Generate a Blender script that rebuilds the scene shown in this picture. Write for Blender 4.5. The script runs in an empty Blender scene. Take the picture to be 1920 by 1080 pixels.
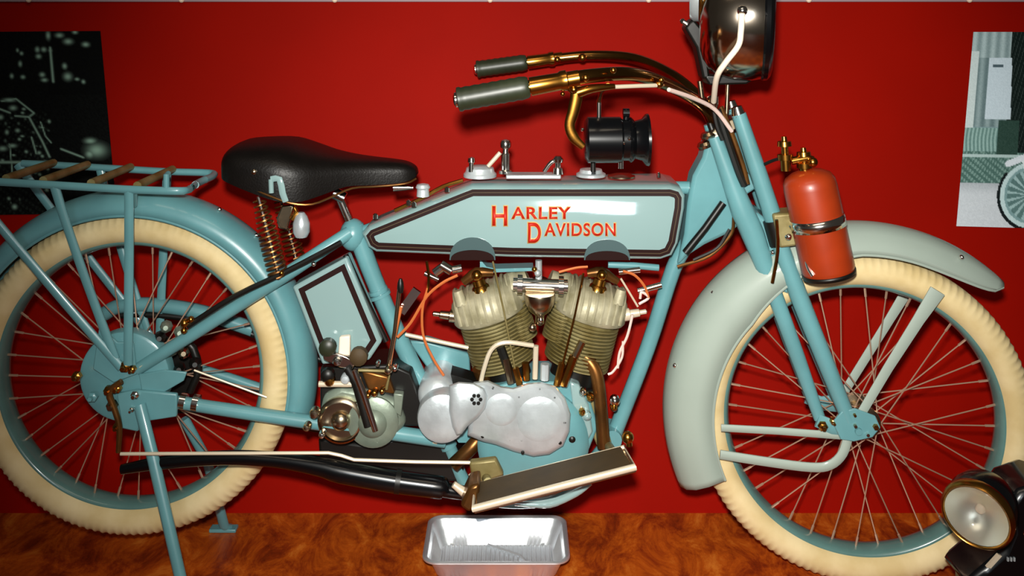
import bpy, bmesh, math, random
import numpy as np
from mathutils import Vector, Matrix
random.seed(4)

# ------------------------------------------------------------------ camera
F, D, HC, HZ = 1800.0, 2.0, 1.164, 20.0     # focal length (px of 1920), distance to the machine, eye height, horizon row
scn = bpy.context.scene
col = scn.collection
cam = bpy.data.cameras.new('camera'); camo = bpy.data.objects.new('camera', cam); col.objects.link(camo)
cam.sensor_width = 36.0; cam.lens = 36.0 * F / 1920.0
cam.shift_y = (HZ - 540.0) / 1920.0
cam.clip_start = 0.05
camo.location = (0, -D, HC); camo.rotation_euler = (math.pi / 2, 0, 0)
scn.camera = camo
# ------------------------------------------------------------------ world and light
world = bpy.data.worlds.new('room'); scn.world = world; world.use_nodes = True
bg = world.node_tree.nodes['Background']
bg.inputs[0].default_value = (0.62, 0.55, 0.47, 1); bg.inputs[1].default_value = 0.055
fl = bpy.data.lights.new('camera_flash', 'SPOT'); flo = bpy.data.objects.new('camera_flash', fl); col.objects.link(flo)
fl.energy = 290; fl.shadow_soft_size = 0.035; fl.spot_size = math.radians(72); fl.spot_blend = 1.0; fl.color = (1.0, 0.97, 0.9)
flo.location = (-0.02, -2.02, 1.29)
flo.rotation_euler = (Vector((0.2, 0.25, 0.66)) - Vector(flo.location)).to_track_quat('-Z', 'Y').to_euler()
ce = bpy.data.lights.new('ceiling_lamp', 'AREA'); ceo = bpy.data.objects.new('ceiling_lamp', ce); col.objects.link(ceo)  # unseen overhead fill lamp, added for the metal's reflections
ce.energy = 9; ce.shape = 'RECTANGLE'; ce.size = 1.8; ce.size_y = 0.5; ce.color = (1.0, 0.85, 0.65)
ceo.location = (-0.3, -1.6, 3.0); ceo.rotation_euler = (math.radians(25), 0, 0)
for wx in (-0.12,):                          # unseen window light, assumed from headlamp glints, placed for the tank highlight
    wi = bpy.data.lights.new('room_window', 'AREA'); wio = bpy.data.objects.new('room_window', wi); col.objects.link(wio)
    wi.energy = 16; wi.shape = 'RECTANGLE'; wi.size = 0.7; wi.size_y = 0.8; wi.color = (0.78, 0.9, 1.0)
    wio.location = (wx, -4.6, 1.75); wio.rotation_euler = (math.radians(90), 0, 0)
scn.view_settings.view_transform = 'Standard'; scn.view_settings.look = 'None'
scn.view_settings.exposure = 0.0; scn.view_settings.gamma = 1.0
scn.view_settings.use_curve_mapping = False

# ------------------------------------------------------------------ placing helpers
def V(px, py, Y=0.0):
    s = F / (Y + D)
    return Vector(((px - 960) / s, Y, HC - (py - HZ) / s))
def R(px, Y=0.0): return px * (Y + D) / F
STEER = math.radians(7.0); TS = math.tan(STEER); XH = V(1345, 260).x
NF = Vector((-math.sin(STEER), -math.cos(STEER), 0))
def VF(px, py, d=0.0):                      # a point in the (slightly steered) plane of the front wheel, d towards the viewer
    u = (px - 960) / F; dd = d / math.cos(STEER)
    return V(px, py, (XH * TS - u * D * TS - dd) / (1 + u * TS))
WY0 = F * HC / (962 - HZ) - D; LEAN = math.tan(math.radians(11.6))
def VW(px, py, off=0.0):                    # a point on the leaning red board
    u = (px - 960) / F; v = (py - HZ) / F
    t = (WY0 - off + LEAN * HC + D) / (1 + LEAN * v)
    return Vector((u * t, t - D, HC - v * t))

def lin(c):
    def f(x):
        x /= 255.0
        return x / 12.92 if x <= 0.04045 else ((x + 0.055) / 1.055) ** 2.4
    return (f(c[0]), f(c[1]), f(c[2]), 1.0)

# ------------------------------------------------------------------ materials
def mat(name, c, rough=0.5, metal=0.0, var=0.0, scale=20.0, coat=0.0, bump=0.0, c2=None, detail=4.0, bscale=None, spec=0.5, cr=0.12):
    m = bpy.data.materials.new(name); m.use_nodes = True
    nt = m.node_tree; b = nt.nodes['Principled BSDF']
    b.inputs['Roughness'].default_value = rough; b.inputs['Metallic'].default_value = metal
    b.inputs['Coat Weight'].default_value = coat; b.inputs['Coat Roughness'].default_value = cr
    b.inputs['Specular IOR Level'].default_value = spec; b.inputs['Coat IOR'].default_value = 2.1 if cr < 0.08 else 1.5
    c1 = lin(c)
    b.inputs['Base Color'].default_value = c1
    if var > 0 or c2:
        tc = nt.nodes.new('ShaderNodeTexCoord'); n = nt.nodes.new('ShaderNodeTexNoise')
        n.inputs['Scale'].default_value = scale; n.inputs['Detail'].default_value = detail
        nt.links.new(tc.outputs['Object'], n.inputs['Vector'])
        r = nt.nodes.new('ShaderNodeValToRGB')
        r.color_ramp.elements[0].position = 0.35; r.color_ramp.elements[1].position = 0.68
        cc = lin(c2) if c2 else tuple(x * (1 - var) for x in c1[:3]) + (1,)
        r.color_ramp.elements[0].color = cc; r.color_ramp.elements[1].color = c1
        nt.links.new(n.outputs['Fac'], r.inputs['Fac']); nt.links.new(r.outputs['Color'], b.inputs['Base Color'])
    if bump > 0:
        tc = nt.nodes.new('ShaderNodeTexCoord'); n = nt.nodes.new('ShaderNodeTexNoise')
        n.inputs['Scale'].default_value = bscale or scale * 4; n.inputs['Detail'].default_value = 3
        nt.links.new(tc.outputs['Object'], n.inputs['Vector'])
        bp = nt.nodes.new('ShaderNodeBump'); bp.inputs['Strength'].default_value = bump; bp.inputs['Distance'].default_value = 0.002
        nt.links.new(n.outputs['Fac'], bp.inputs['Height']); nt.links.new(bp.outputs['Normal'], b.inputs['Normal'])
    return m
M = {}
M['paint'] = mat('grey_blue_paint', (100, 154, 160), 0.34, 0, 0.18, 9, coat=0.35)
M['paint_tank'] = mat('tank_paint', (136, 166, 166), 0.55, 0, 0.07, 5, coat=1.0, spec=0.2, cr=0.06)  # frame paint again, with the flash's brightening put into the colour
M['paint_fender'] = mat('fender_paint', (156, 170, 160), 0.5, 0, 0.08, 6, coat=0.3, spec=0.3)  # same paint once more, flash light painted in as a paler tone
M['rim'] = mat('rim_paint', (92, 130, 126), 0.28, 0, 0.25, 12, coat=0.4)
M['tire'] = mat('cream_rubber', (226, 206, 158), 0.72, 0, 0, 14, c2=(206, 182, 128), bump=0.15)
M['nickel'] = mat('aged_nickel', (196, 178, 150), 0.24, 1.0, 0.25, 30)  # brownish reflection of the surroundings put into the nickel's colour
M['chrome'] = mat('bright_nickel', (232, 228, 222), 0.16, 1.0)
M['alu'] = mat('cast_aluminium', (214, 224, 228), 0.36, 0.5, 0.3, 16, bump=0.3)
M['case'] = mat('gearbox_casting', (142, 156, 140), 0.42, 0.4, 0.3, 16, bump=0.3)
M['brass'] = mat('amber_brass', (196, 138, 60), 0.25, 1.0, 0.35, 25)
M['lampnickel'] = mat('dark_lamp_nickel', (196, 182, 164), 0.15, 1.0, 0.2, 16)
M['reflector'] = mat('lamp_reflector', (240, 238, 226), 0.34, 0.8)
M['gold'] = mat('tarnished_handlebar_plating', (170, 122, 62), 0.2, 1.0, 0.4, 14)  # amber reflection of the room put into the plating's colour
M['iron'] = mat('cylinder_iron', (150, 140, 96), 0.5, 0.35, 0, 18, c2=(112, 98, 52), bump=0.2)
M['head'] = mat('cylinder_head_iron', (186, 180, 152), 0.5, 0.25, 0, 24, c2=(140, 134, 104), bump=0.3)
M['pipe'] = mat('heat_browned_pipe', (140, 92, 44), 0.35, 0.8, 0, 18, c2=(92, 62, 30))
M['copper'] = mat('orange_cable', (206, 112, 58), 0.4, 0.2)
M['rod'] = mat('pale_rod', (226, 212, 186), 0.3, 0.3)
M['white'] = mat('white_rubber_hose', (240, 226, 206), 0.5)
M['wire'] = mat('pale_wire', (232, 206, 196), 0.4, 0.1)
M['black'] = mat('black_enamel', (7, 8, 10), 0.25, 0, coat=0.35, spec=0.3, cr=0.08)
M['soot'] = mat('sooty_black', (17, 17, 14), 0.42, 0.1, 0.4, 12)
M['leather'] = mat('black_leather', (14, 11, 9), 0.42, 0, 0.3, 30, spec=0.3, bump=0.25, bscale=260)
M['grip'] = mat('dark_green_rubber', (40, 46, 30), 0.42, 0, 0.3, 20)
M['red_cyl'] = mat('red_cylinder_paint', (158, 50, 12), 0.4, 0, 0.3, 9, coat=0.25)
M['stripe'] = mat('brown_stripe', (34, 14, 12), 0.6, spec=0.12)
M['letter'] = mat('red_lettering', (176, 32, 14), 0.5, spec=0.2)
M['lettergold'] = mat('gold_letter_edge', (214, 176, 110), 0.45)
M['recess'] = mat('dark_recess_paint', (58, 82, 84), 0.45)
M['mat'] = mat('brown_rubber_mat', (70, 52, 22), 0.7, 0, 0.3, 18, bump=0.2)
M['spoke'] = mat('spoke_wire', (214, 176, 150), 0.35, 0.7)
M['foil'] = mat('crinkled_foil', (240, 244, 248), 0.36, 0.8, bump=0.3, scale=18)
M['red'] = mat('red_board', (147, 11, 0), 0.6, 0, 0.14, 2.2, spec=0.05)
M['batten'] = mat('lavender_grey_batten', (150, 128, 134), 0.6)
M['pin'] = mat('cream_pin', (238, 220, 196), 0.35)
M['grey'] = mat('dim_room_wall', (90, 76, 70), 0.8)
M['glass'] = None

def floor_mat():
    m = bpy.data.materials.new('brown_marbled_floor'); m.use_nodes = True
    nt = m.node_tree; b = nt.nodes['Principled BSDF']; L = nt.links
    tc = nt.nodes.new('ShaderNodeTexCoord'); mp = nt.nodes.new('ShaderNodeMapping'); mp.inputs['Scale'].default_value = (1, 0.55, 1)
    L.new(tc.outputs['Object'], mp.inputs['Vector'])
    n = nt.nodes.new('ShaderNodeTexNoise'); n.inputs['Scale'].default_value = 13; n.inputs['Detail'].default_value = 9; n.inputs['Roughness'].default_value = 0.74
    n.inputs['Distortion'].default_value = 0.6
    L.new(mp.outputs['Vector'], n.inputs['Vector'])
    r = nt.nodes.new('ShaderNodeValToRGB'); e = r.color_ramp.elements
    e[0].position = 0.30; e[0].color = lin((74, 26, 8)); e[1].position = 0.70; e[1].color = lin((222, 128, 44))
    x = r.color_ramp.elements.new(0.44); x.color = lin((140, 52, 12)); x = r.color_ramp.elements.new(0.56); x.color = lin((188, 86, 18))
    L.new(n.outputs['Fac'], r.inputs['Fac']); L.new(r.outputs['Color'], b.inputs['Base Color'])
    b.inputs['Roughness'].default_value = 0.4
    n2 = nt.nodes.new('ShaderNodeTexNoise'); n2.inputs['Scale'].default_value = 60
    L.new(tc.outputs['Object'], n2.inputs['Vector'])
    bp = nt.nodes.new('ShaderNodeBump'); bp.inputs['Strength'].default_value = 0.25; bp.inputs['Distance'].default_value = 0.003
    L.new(n2.outputs['Fac'], bp.inputs['Height']); L.new(bp.outputs['Normal'], b.inputs['Normal'])
    return m
M['floor'] = floor_mat()
def print_mat():
    m = bpy.data.materials.new('photographic_print'); m.use_nodes = True
    nt = m.node_tree; b = nt.nodes['Principled BSDF']
    a = nt.nodes.new('ShaderNodeVertexColor'); a.layer_name = 'ink'
    nt.links.new(a.outputs['Color'], b.inputs['Base Color']); b.inputs['Roughness'].default_value = 0.45; b.inputs['Specular IOR Level'].default_value = 0.12
    return m
M['print'] = print_mat()
def glass_mat():
    m = bpy.data.materials.new('lamp_glass'); m.use_nodes = True
    b = m.node_tree.nodes['Principled BSDF']
    b.inputs['Transmission Weight'].default_value = 1.0; b.inputs['Roughness'].default_value = 0.03; b.inputs['IOR'].default_value = 1.2
    b.inputs['Base Color'].default_value = (0.95, 0.97, 0.95, 1)
    return m
M['glass'] = glass_mat()

# ------------------------------------------------------------------ mesh builder
def spline(pts, n=6):
    P = [Vector(p) for p in pts]
    if len(P) < 3: return P
    out = []
    for i in range(len(P) - 1):
        p0 = P[i - 1] if i else P[0] * 2 - P[1]
        p1, p2 = P[i], P[i + 1]
        p3 = P[i + 2] if i + 2 < len(P) else P[-1] * 2 - P[-2]
        for k in range(n):
            t = k / n
            out.append(0.5 * ((2 * p1) + (p2 - p0) * t + (2 * p0 - 5 * p1 + 4 * p2 - p3) * t * t + (3 * p1 - p0 - 3 * p2 + p3) * t ** 3))
    out.append(P[-1]); return out
def splval(vals, n=6):
    out = []
    for i in range(len(vals) - 1):
        for k in range(n): out.append(vals[i] + (vals[i + 1] - vals[i]) * k / n)
    out.append(vals[-1]); return out
def frame(ax):
    ax = Vector(ax).normalized()
    h = Vector((0, 0, 1)) if abs(ax.z) < 0.9 else Vector((1, 0, 0))
    a = ax.cross(h).normalized(); return ax, a, ax.cross(a).normalized()

class MB:
    def __init__(s): s.v = []; s.f = []
    def grid(s, rings, closed=True, cap=(True, True), loop=False):
        n = len(rings[0]); o = len(s.v)
        for r in rings: s.v.extend([tuple(p) for p in r])
        m = len(rings)
        for i in range(m if loop else m - 1):
            for j in range(n if closed else n - 1):
                a = o + i * n + j; b = o + i * n + (j + 1) % n
                i2 = (i + 1) % m
                c = o + i2 * n + (j + 1) % n; d = o + i2 * n + j
                s.f.append((a, b, c, d))
        if closed and not loop:
            if cap[0]: s.f.append(tuple(o + j for j in reversed(range(n))))
            if cap[1]: s.f.append(tuple(o + (m - 1) * n + j for j in range(n)))
        return s
    def tube(s, pts, r, seg=10, smooth=0, flat=1.0, flatdir=None, cap=True, loop=False):
        pts = [Vector(p) for p in pts]; rr = list(r) if isinstance(r, (list, tuple)) else [r] * len(pts)
        if smooth and len(pts) > 2: pts2 = spline(pts, smooth); rr = splval(rr, smooth); pts = pts2
        rings = []; prev = None; n = len(pts)
        for i, p in enumerate(pts):
            if loop: t = pts[(i + 1) % n] - pts[i - 1]
            else: t = (pts[min(i + 1, n - 1)] - pts[max(i - 1, 0)])
            t.normalize()
            if flatdir is not None:
                a = Vector(flatdir) - t * t.dot(Vector(flatdir)); a.normalize()
            elif prev is None: a = frame(t)[1]
            else: a = prev - t * t.dot(prev); a.normalize()
            prev = a; b = t.cross(a)
            rings.append([p + (a * math.cos(q) * flat + b * math.sin(q)) * rr[i] for q in [2 * math.pi * k / seg for k in range(seg)]])
        return s.grid(rings, cap=(cap, cap), loop=loop)
    def lathe(s, p, ax, prof, seg=28, cap=(True, True)):
        ax, a, b = frame(ax); p = Vector(p)
        return s.grid([[p + ax * d + (a * math.cos(q) + b * math.sin(q)) * max(r, 1e-5) for q in [2 * math.pi * k / seg for k in range(seg)]] for d, r in prof], cap=cap)
    def sphere(s, c, r, seg=16, ring=10):
        rx = Vector((r, r, r)) if not isinstance(r, (tuple, Vector)) else Vector(r)
        c = Vector(c); rings = []
        for i in range(ring + 1):
            th = math.pi * i / ring; z = math.cos(th); w = max(math.sin(th), 1e-4)
            rings.append([c + Vector((rx.x * w * math.cos(q), rx.y * w * math.sin(q), rx.z * z)) for q in [2 * math.pi * k / seg for k in range(seg)]])
        return s.grid(rings)
    def prism(s, pts, ext):
        ext = Vector(ext); pts = [Vector(p) for p in pts]
        return s.grid([pts, [p + ext for p in pts]])
    def box(s, c, ax, ay, az):
        c, ax, ay, az = map(Vector, (c, ax, ay, az))
        return s.prism([c - ax - ay - az, c + ax - ay - az, c + ax + ay - az, c - ax + ay - az], az * 2)
    def bar(s, p, q, w, h, wd=(0, 1, 0)):    # square bar from p to q
        p, q = Vector(p), Vector(q); t = (q - p).normalized(); a = Vector(wd); a = (a - t * t.dot(a)).normalized(); b = t.cross(a)
        return s.prism([p - a * w - b * h, p + a * w - b * h, p + a * w + b * h, p - a * w + b * h], q - p)
    def ring(s, outer, inner, ext):          # flat closed band between two loops
        n = len(outer); ext = Vector(ext); o = len(s.v)
        for L in (outer, inner, [p + ext for p in outer], [p + ext for p in inner]): s.v.extend([tuple(p) for p in L])
        for i in range(n):
            j = (i + 1) % n
            s.f += [(o + i, o + j, o + n + j, o + n + i), (o + 2 * n + j, o + 2 * n + i, o + 3 * n + i, o + 3 * n + j),
                    (o + j, o + i, o + 2 * n + i, o + 2 * n + j), (o + n + i, o + n + j, o + 3 * n + j, o + 3 * n + i)]
        return s
    def mesh(s, name, m, smooth=True, angle=38):
        me = bpy.data.meshes.new(name); me.from_pydata(s.v, [], s.f)
        bm = bmesh.new(); bm.from_mesh(me); bmesh.ops.recalc_face_normals(bm, faces=bm.faces); bm.to_mesh(me); bm.free()
        if smooth:
            me.shade_smooth(); me.set_sharp_from_angle(angle=math.radians(angle))
        me.materials.append(m); return me
    def build(s, name, m, parent=None, label=None, bevel=0, solid=0, base=None, smooth=True):
        if base is not None: s.v = [tuple(Vector(p) - Vector(base)) for p in s.v]
        o = bpy.data.objects.new(name, s.mesh(name, M[m] if isinstance(m, str) else m, smooth)); col.objects.link(o)
        if base is not None: o.location = base
        if parent is not None: o.parent = parent
        if label: o['label'] = label
        if solid:
            md = o.modifiers.new('thickness', 'SOLIDIFY'); md.thickness = solid; md.offset = 0
        if bevel:
            md = o.modifiers.new('bevel', 'BEVEL'); md.width = bevel; md.segments = 2; md.limit_method = 'ANGLE'; md.angle_limit = math.radians(40)
        return o
def tag(o, label=None, cat=None, group=None, kind=None):
    for k, v in (('label', label), ('category', cat), ('group', group), ('kind', kind)):
        if v: o[k] = v
    return o
def empty(name, loc=(0, 0, 0), rz=0):
    o = bpy.data.objects.new(name, None); o.empty_display_size = 0.1; col.objects.link(o); o.location = loc; o.rotation_euler = (0, 0, rz); return o
def pv(l, Y=0.0): return [V(p[0], p[1], p[2] if len(p) > 2 else Y) for p in l]

# ------------------------------------------------------------------ setting
fx = MB(); fx.box((0, -0.9, -0.02), (2.6, 0, 0), (0, 1.35, 0), (0, 0, 0.02))
tag(fx.build('floor', 'floor'), kind='structure')
nw = Vector((0, -math.cos(math.radians(11.6)), math.sin(math.radians(11.6))))
def wall_pt(X, z, off=0): return Vector((X, WY0 + LEAN * z, z)) + nw * off
ztop = VW(960, 4).z
w = MB(); w.prism([wall_pt(-2.4, 0), wall_pt(2.4, 0), wall_pt(2.4, ztop + 0.1), wall_pt(-2.4, ztop + 0.1)], -nw * 0.02)
tag(w.build('wall_back', 'red'), kind='structure')
t = MB(); t.prism([wall_pt(-2.4, ztop), wall_pt(2.4, ztop), wall_pt(2.4, ztop + 0.05), wall_pt(-2.4, ztop + 0.05)], nw * 0.006)
tag(t.build('trim_1', 'batten', bevel=0.001), kind='structure')
t = MB(); t.box((0, 1.0, 1.1), (2.6, 0, 0), (0, 0.02, 0), (0, 0, 1.1))
tag(t.build('wall_room', 'grey'), kind='structure')

# ------------------------------------------------------------------ the motorcycle
bike = empty('motorcycle')
tag(bike, 'blue-grey vintage motorcycle with cream tyres and V-twin engine on its rear stand', 'motorcycle')

# wheels ------------------------------------------------------------
RO, RB = 0.334, 0.267
def wheel_meshes():
    d = {}
    m = MB(); n = 640; k = 20; rings = []
    for i in range(n):
        a = 2 * math.pi * i / n; ring = []
        for j in range(k):
            q = 2 * math.pi * j / k
            r = (RO + RB) / 2 + (RO - RB) / 2 * math.cos(q); y = 0.040 * math.sin(q)
            c = math.cos(q)
            if 0.4 < c < 0.97:
                lug = 0.0014 if i % 5 in ((0, 1) if y > 0 else (2, 3)) else -0.0006
                r += lug * c; y += lug * math.sin(q)
            ring.append(Vector((r * math.cos(a), y, r * math.sin(a))))
        rings.append(ring)
    m.grid(rings, loop=True); d['tire'] = m.mesh('tire', M['tire'], angle=60)
    m = MB(); prof = [(.277, -.020), (.277, -.0255), (.273, -.026), (.269, -.023), (.266, -.016), (.264, -.008), (.263, 0)]
    prof = prof + [(r, -y) for r, y in reversed(prof[:-1])]
    prof += [(.272, .012), (.272, -.012)]
    m.grid([[Vector((r * math.cos(a), y, r * math.sin(a))) for r, y in prof] for a in [2 * math.pi * i / 144 for i in range(144)]], loop=True)
    d['rim'] = m.mesh('wheel', M['rim'], angle=50)
    m = MB(); m.lathe((0, -.05, 0), (0, 1, 0), [(0, .006), (.004, .012), (.012, .014), (.014, .033), (.019, .034), (.022, .020), (.05, .018), (.078, .020), (.081, .034), (.086, .033), (.088, .014), (.096, .012), (.1, .006)])
    d['hub'] = m.mesh('hub', M['nickel'])
    return d
WM = wheel_meshes()
NS = 36
def spoke_pts(i):
    side = -1 if i % 2 else 1; tw = 1 if (i // 2) % 2 else -1
    a = 2 * math.pi * (i + 0.5) / NS; ah = a + tw * 1.05
    return Vector((.031 * math.cos(ah), side * .031, .031 * math.sin(ah))), Vector((.265 * math.cos(a), side * .004, .265 * math.sin(a)))
p, q = spoke_pts(0); SL = (q - p).length
m = MB(); m.lathe((0, 0, 0), (0, 0, 1), [(0, .0014), (SL - .02, .0014), (SL - .0195, .0026), (SL, .0026)], seg=6)
SPOKE = m.mesh('spoke', M['spoke'])
def link(me, name, parent, loc=None, quat=None):
    o = bpy.data.objects.new(name, me); col.objects.link(o); o.parent = parent
    if loc is not None: o.location = loc
    if quat is not None: o.rotation_mode = 'QUATERNION'; o.rotation_quaternion = quat
    return o
def make_wheel(loc, rz, rspin, label):
    w = link(WM['rim'], 'wheel', bike, loc); w.rotation_euler = (0, rspin, rz); w['label'] = label
    link(WM['tire'], 'tire', w)['label'] = 'cream rubber tyre'
    link(WM['hub'], 'hub', w)
    for i in range(NS):
        p, q = spoke_pts(i); link(SPOKE, 'spoke', w, p, (q - p).to_track_quat('Z', 'Y'))
    return w
CR = V(252, 696); CF = VF(1612, 783); CF.z = max(CF.z, RO + .001)
wr = make_wheel(CR, 0, 0.05, 'rear spoked wheel with blue-grey rim')
wf = make_wheel(CF, -STEER, 0.12, 'front spoked wheel with blue-grey rim')

# fenders -----------------------------------------------------------
def fender(name, c, rz, a0, a1, cs, tip, parent, matn, label, skirt=0):
    m = MB(); rings = []; n = 80
    e = Matrix.Rotation(rz, 3, 'Z'); rc = max(r for d, r in cs)
    for i in range(n + 1):
        a = math.radians(a0 + (a1 - a0) * i / n); ring = []
        k = 1.0
        if tip: k = min(1.0, (math.degrees(a) - a0) / tip); k = math.sqrt(max(0.0, 1 - (1 - k) ** 2)) * 0.8 + 0.2
        for d, r in cs:
            if skirt and r < .35:
                w_ = min(1, max(0, (math.degrees(a) - 92) / 46)); r += (1 - w_) * skirt * (.362 - r) / .062
            r2 = rc - (rc - r) * k; d2 = d * (0.35 + 0.65 * k)
            ring.append(c + e @ Vector((r2 * math.cos(a), d2, r2 * math.sin(a))))
        rings.append(ring)
    m.grid(rings, closed=False)
    o = m.build(name, matn, parent, label, solid=0.002)
    for s in (0, -1):
        b = MB(); b.tube([r[s] for r in rings], 0.0028, seg=6); b.build('rolled_edge', matn, o)
    return o, e
csr = [(-.052, .334), (-.053, .350), (-.047, .364), (-.032, .374), (-.015, .379), (0, .380)]
csr += [(-d, r) for d, r in reversed(csr[:-1])]
fr, _ = fender('fender', CR, 0, -15, 176, csr, 0, bike, 'paint', 'rear fender under the luggage rack')
csf = [(-.066, .300), (-.068, .335), (-.062, .362), (-.047, .382), (-.025, .394), (0, .398)]
csf += [(-d, r) for d, r in reversed(csf[:-1])]
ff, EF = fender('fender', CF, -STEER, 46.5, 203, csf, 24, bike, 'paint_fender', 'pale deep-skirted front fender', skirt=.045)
for a, d in ((62, -.05), (118, -.055), (140, -.03), (165, -.04)):
    p = CF + EF @ Vector((.388 * math.cos(math.radians(a)), d, .388 * math.sin(math.radians(a))))
    m = MB(); m.sphere(p, .005, 8, 6); m.build('rivet', 'chrome', ff)
for a in (48, 62, 34):
    p = CR + Vector((.384 * math.cos(math.radians(a)), -.01, .384 * math.sin(math.radians(a))))
    m = MB(); m.sphere(p, .005, 8, 6); m.build('rivet', 'chrome', fr)
# front fender stays
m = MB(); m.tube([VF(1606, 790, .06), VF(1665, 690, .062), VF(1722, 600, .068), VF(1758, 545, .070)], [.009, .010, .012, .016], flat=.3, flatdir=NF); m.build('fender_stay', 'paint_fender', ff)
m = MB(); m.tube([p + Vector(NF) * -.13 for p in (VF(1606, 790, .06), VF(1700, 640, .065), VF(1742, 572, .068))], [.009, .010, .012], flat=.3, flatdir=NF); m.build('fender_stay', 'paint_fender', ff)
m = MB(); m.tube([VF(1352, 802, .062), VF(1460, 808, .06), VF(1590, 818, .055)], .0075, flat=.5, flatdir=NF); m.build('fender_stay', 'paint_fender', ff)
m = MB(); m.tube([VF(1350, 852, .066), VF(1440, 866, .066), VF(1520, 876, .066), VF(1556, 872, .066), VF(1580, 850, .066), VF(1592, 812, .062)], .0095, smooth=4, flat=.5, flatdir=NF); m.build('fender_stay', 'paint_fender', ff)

# fork --------------------------------------------------------------
fk = MB(); fk.tube([VF(1331, 232), VF(1352, 300), VF(1404, 425)], [.014, .017, .02]); fork = fk.build('fork', 'paint', bike, 'springer front fork')
def both(pts, d, r, name, matn, parent, **k):
    for s in (1, -1):
        P = [VF(x, y, d) for x, y in pts]
        if s < 0: P = [p - NF * 2 * d for p in P]
        m = MB(); m.tube(P, [R(x, -.06) for x in r] if isinstance(r, list) else R(r, -.06), **k); m.build(name, matn, parent)
both([(1340, 256), (1366, 326), (1392, 395), (1412, 440), (1450, 545), (1495, 668), (1537, 785)], .05, [13, 17, 22, 22, 15, 14, 11], 'fork_leg', 'paint', fork, smooth=4, seg=14, flat=.8, flatdir=NF)
both([(1385, 214), (1420, 318), (1456, 428)], .06, [14, 16, 17], 'spring_tube', 'paint', fork, seg=14)
both([(1462, 455), (1496, 550), (1545, 672), (1592, 788)], .06, [15, 17, 16, 14], 'spring_leg', 'paint', fork, seg=14, smooth=3)
both([(1381, 200), (1386, 218)], .06, [10, 14], 'cap', 'chrome', fork)
both([(1450, 412), (1463, 458)], .06, 20, 'spring_collar', 'soot', fork)
both([(1456, 430), (1486, 436)], .06, 9, 'clamp_bolt', 'nickel', fork)
both([(1532, 788), (1560, 800), (1605, 800)], .058, [13, 14, 19], 'rocker', 'paint', fork, flat=.35, flatdir=NF)
m = MB()
m.prism([VF(x, y, .05) for x, y in ((1385, 412), (1420, 398), (1462, 430), (1470, 470), (1500, 560), (1460, 545), (1425, 470))], -NF * .10); m.build('fork_crown', 'paint', fork, bevel=.006)
m = MB(); m.prism([VF(x, y, .035) for x, y in ((1330, 250), (1346, 234), (1392, 214), (1400, 232), (1352, 262))], -NF * .07); m.build('top_clamp', 'nickel', fork, bevel=.004)
m = MB(); m.prism([VF(x, y, .03) for x, y in ((1376, 345), (1404, 325), (1420, 352), (1396, 368))], -NF * .06); m.build('spring_bracket', 'paint', fork, bevel=.004)
for x, y, r, mt in ((1605, 800, 13, 'paint'), (1637, 792, 11, 'brass'), (1541, 795, 9, 'brass'), (1599, 790, 7, 'nickel'), (1622, 806, 7, 'chrome'), (1598, 770, 6, 'brass'), (1560, 786, 6, 'brass')):
    m = MB(); m.lathe(VF(x, y, .055), NF, [(0, R(r)), (.014, R(r)), (.017, R(r * .8)), (.018, R(r * .5)), (.026, R(r * .45))], seg=6 if mt != 'paint' else 20); m.build('axle_nut', mt, fork)
m = MB(); m.prism([VF(x, y, .068) for x, y in ((1560, 790), (1578, 768), (1602, 764), (1640, 778), (1650, 800), (1635, 818), (1600, 826), (1575, 822))], NF * .006); m.build('axle_plate', 'paint', fork, bevel=.002)

for pts, mt, r in (([(1346, 205), (1362, 255), (1384, 320), (1396, 348)], 'soot', .0075), ([(1352, 200), (1374, 255), (1393, 310), (1402, 345)], 'pipe', .005), ([(1338, 200), (1345, 235), (1356, 262)], 'soot', .006)):
    m = MB(); m.tube([VF(x, y, .062) for x, y in pts], r, smooth=4, seg=8); m.build('fork_cable', mt, fork)
# frame -------------------------------------------------------------
m = MB(); m.prism(pv([(1300, 330), (1318, 296), (1326, 262), (1350, 256), (1400, 412), (1372, 436), (1322, 460), (1288, 482), (1270, 500), (1284, 440), (1290, 380)], -.03), (0, .06, 0))
fra = m.build('frame', 'paint', bike, 'blue-grey tubular frame', bevel=.012)
m = MB(); m.tube(pv([(1292, 450), (1262, 505), (1215, 650), (1150, 818)], -.0), [.017, .0165, .016, .016], smooth=4, seg=14); m.build('down_tube', 'paint', fra)
m = MB(); m.tube(pv([(1302, 352), (900, 352), (668, 440)], 0.0), .014); m.build('top_tube', 'paint', fra)
m = MB(); m.tube(pv([(664, 424), (700, 520), (745, 625), (800, 742), (842, 838)], 0.0), [.020, .0185, .018, .018, .018], smooth=4, seg=14); m.build('seat_tube', 'paint', fra)
m = MB(); m.sphere(V(662, 440), (.028, .03, .034)); m.build('seat_lug', 'paint', fra)
for s in (-1, 1):
    Y = .062 * s
    m = MB(); m.tube([V(655, 436, .02 * s), V(600, 472, .045 * s), V(540, 512, Y), V(400, 602, Y), V(258, 692, Y)], [.014, .014, .0145, .0135, .013], smooth=4, seg=12); m.build('seat_stay', 'paint', fra)
    m = MB(); m.tube([V(835, 826, .04 * s), V(700, 806, .06 * s), V(574, 790, Y), V(384, 762, Y), V(262, 742, Y)], [.015, .015, .014, .013, .012], smooth=4, seg=12); m.build('chain_stay', 'paint', fra)
m = MB(); m.tube(pv([(842, 836), (880, 915), (960, 940), (1060, 920), (1148, 820)], 0.0), .014, smooth=5); m.build('cradle', 'paint', fra)
m = MB(); m.tube(pv([(1356, 380), (1322, 428), (1285, 474)], -.05), .0075); m.build('control_rod', 'soot', fra)
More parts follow.
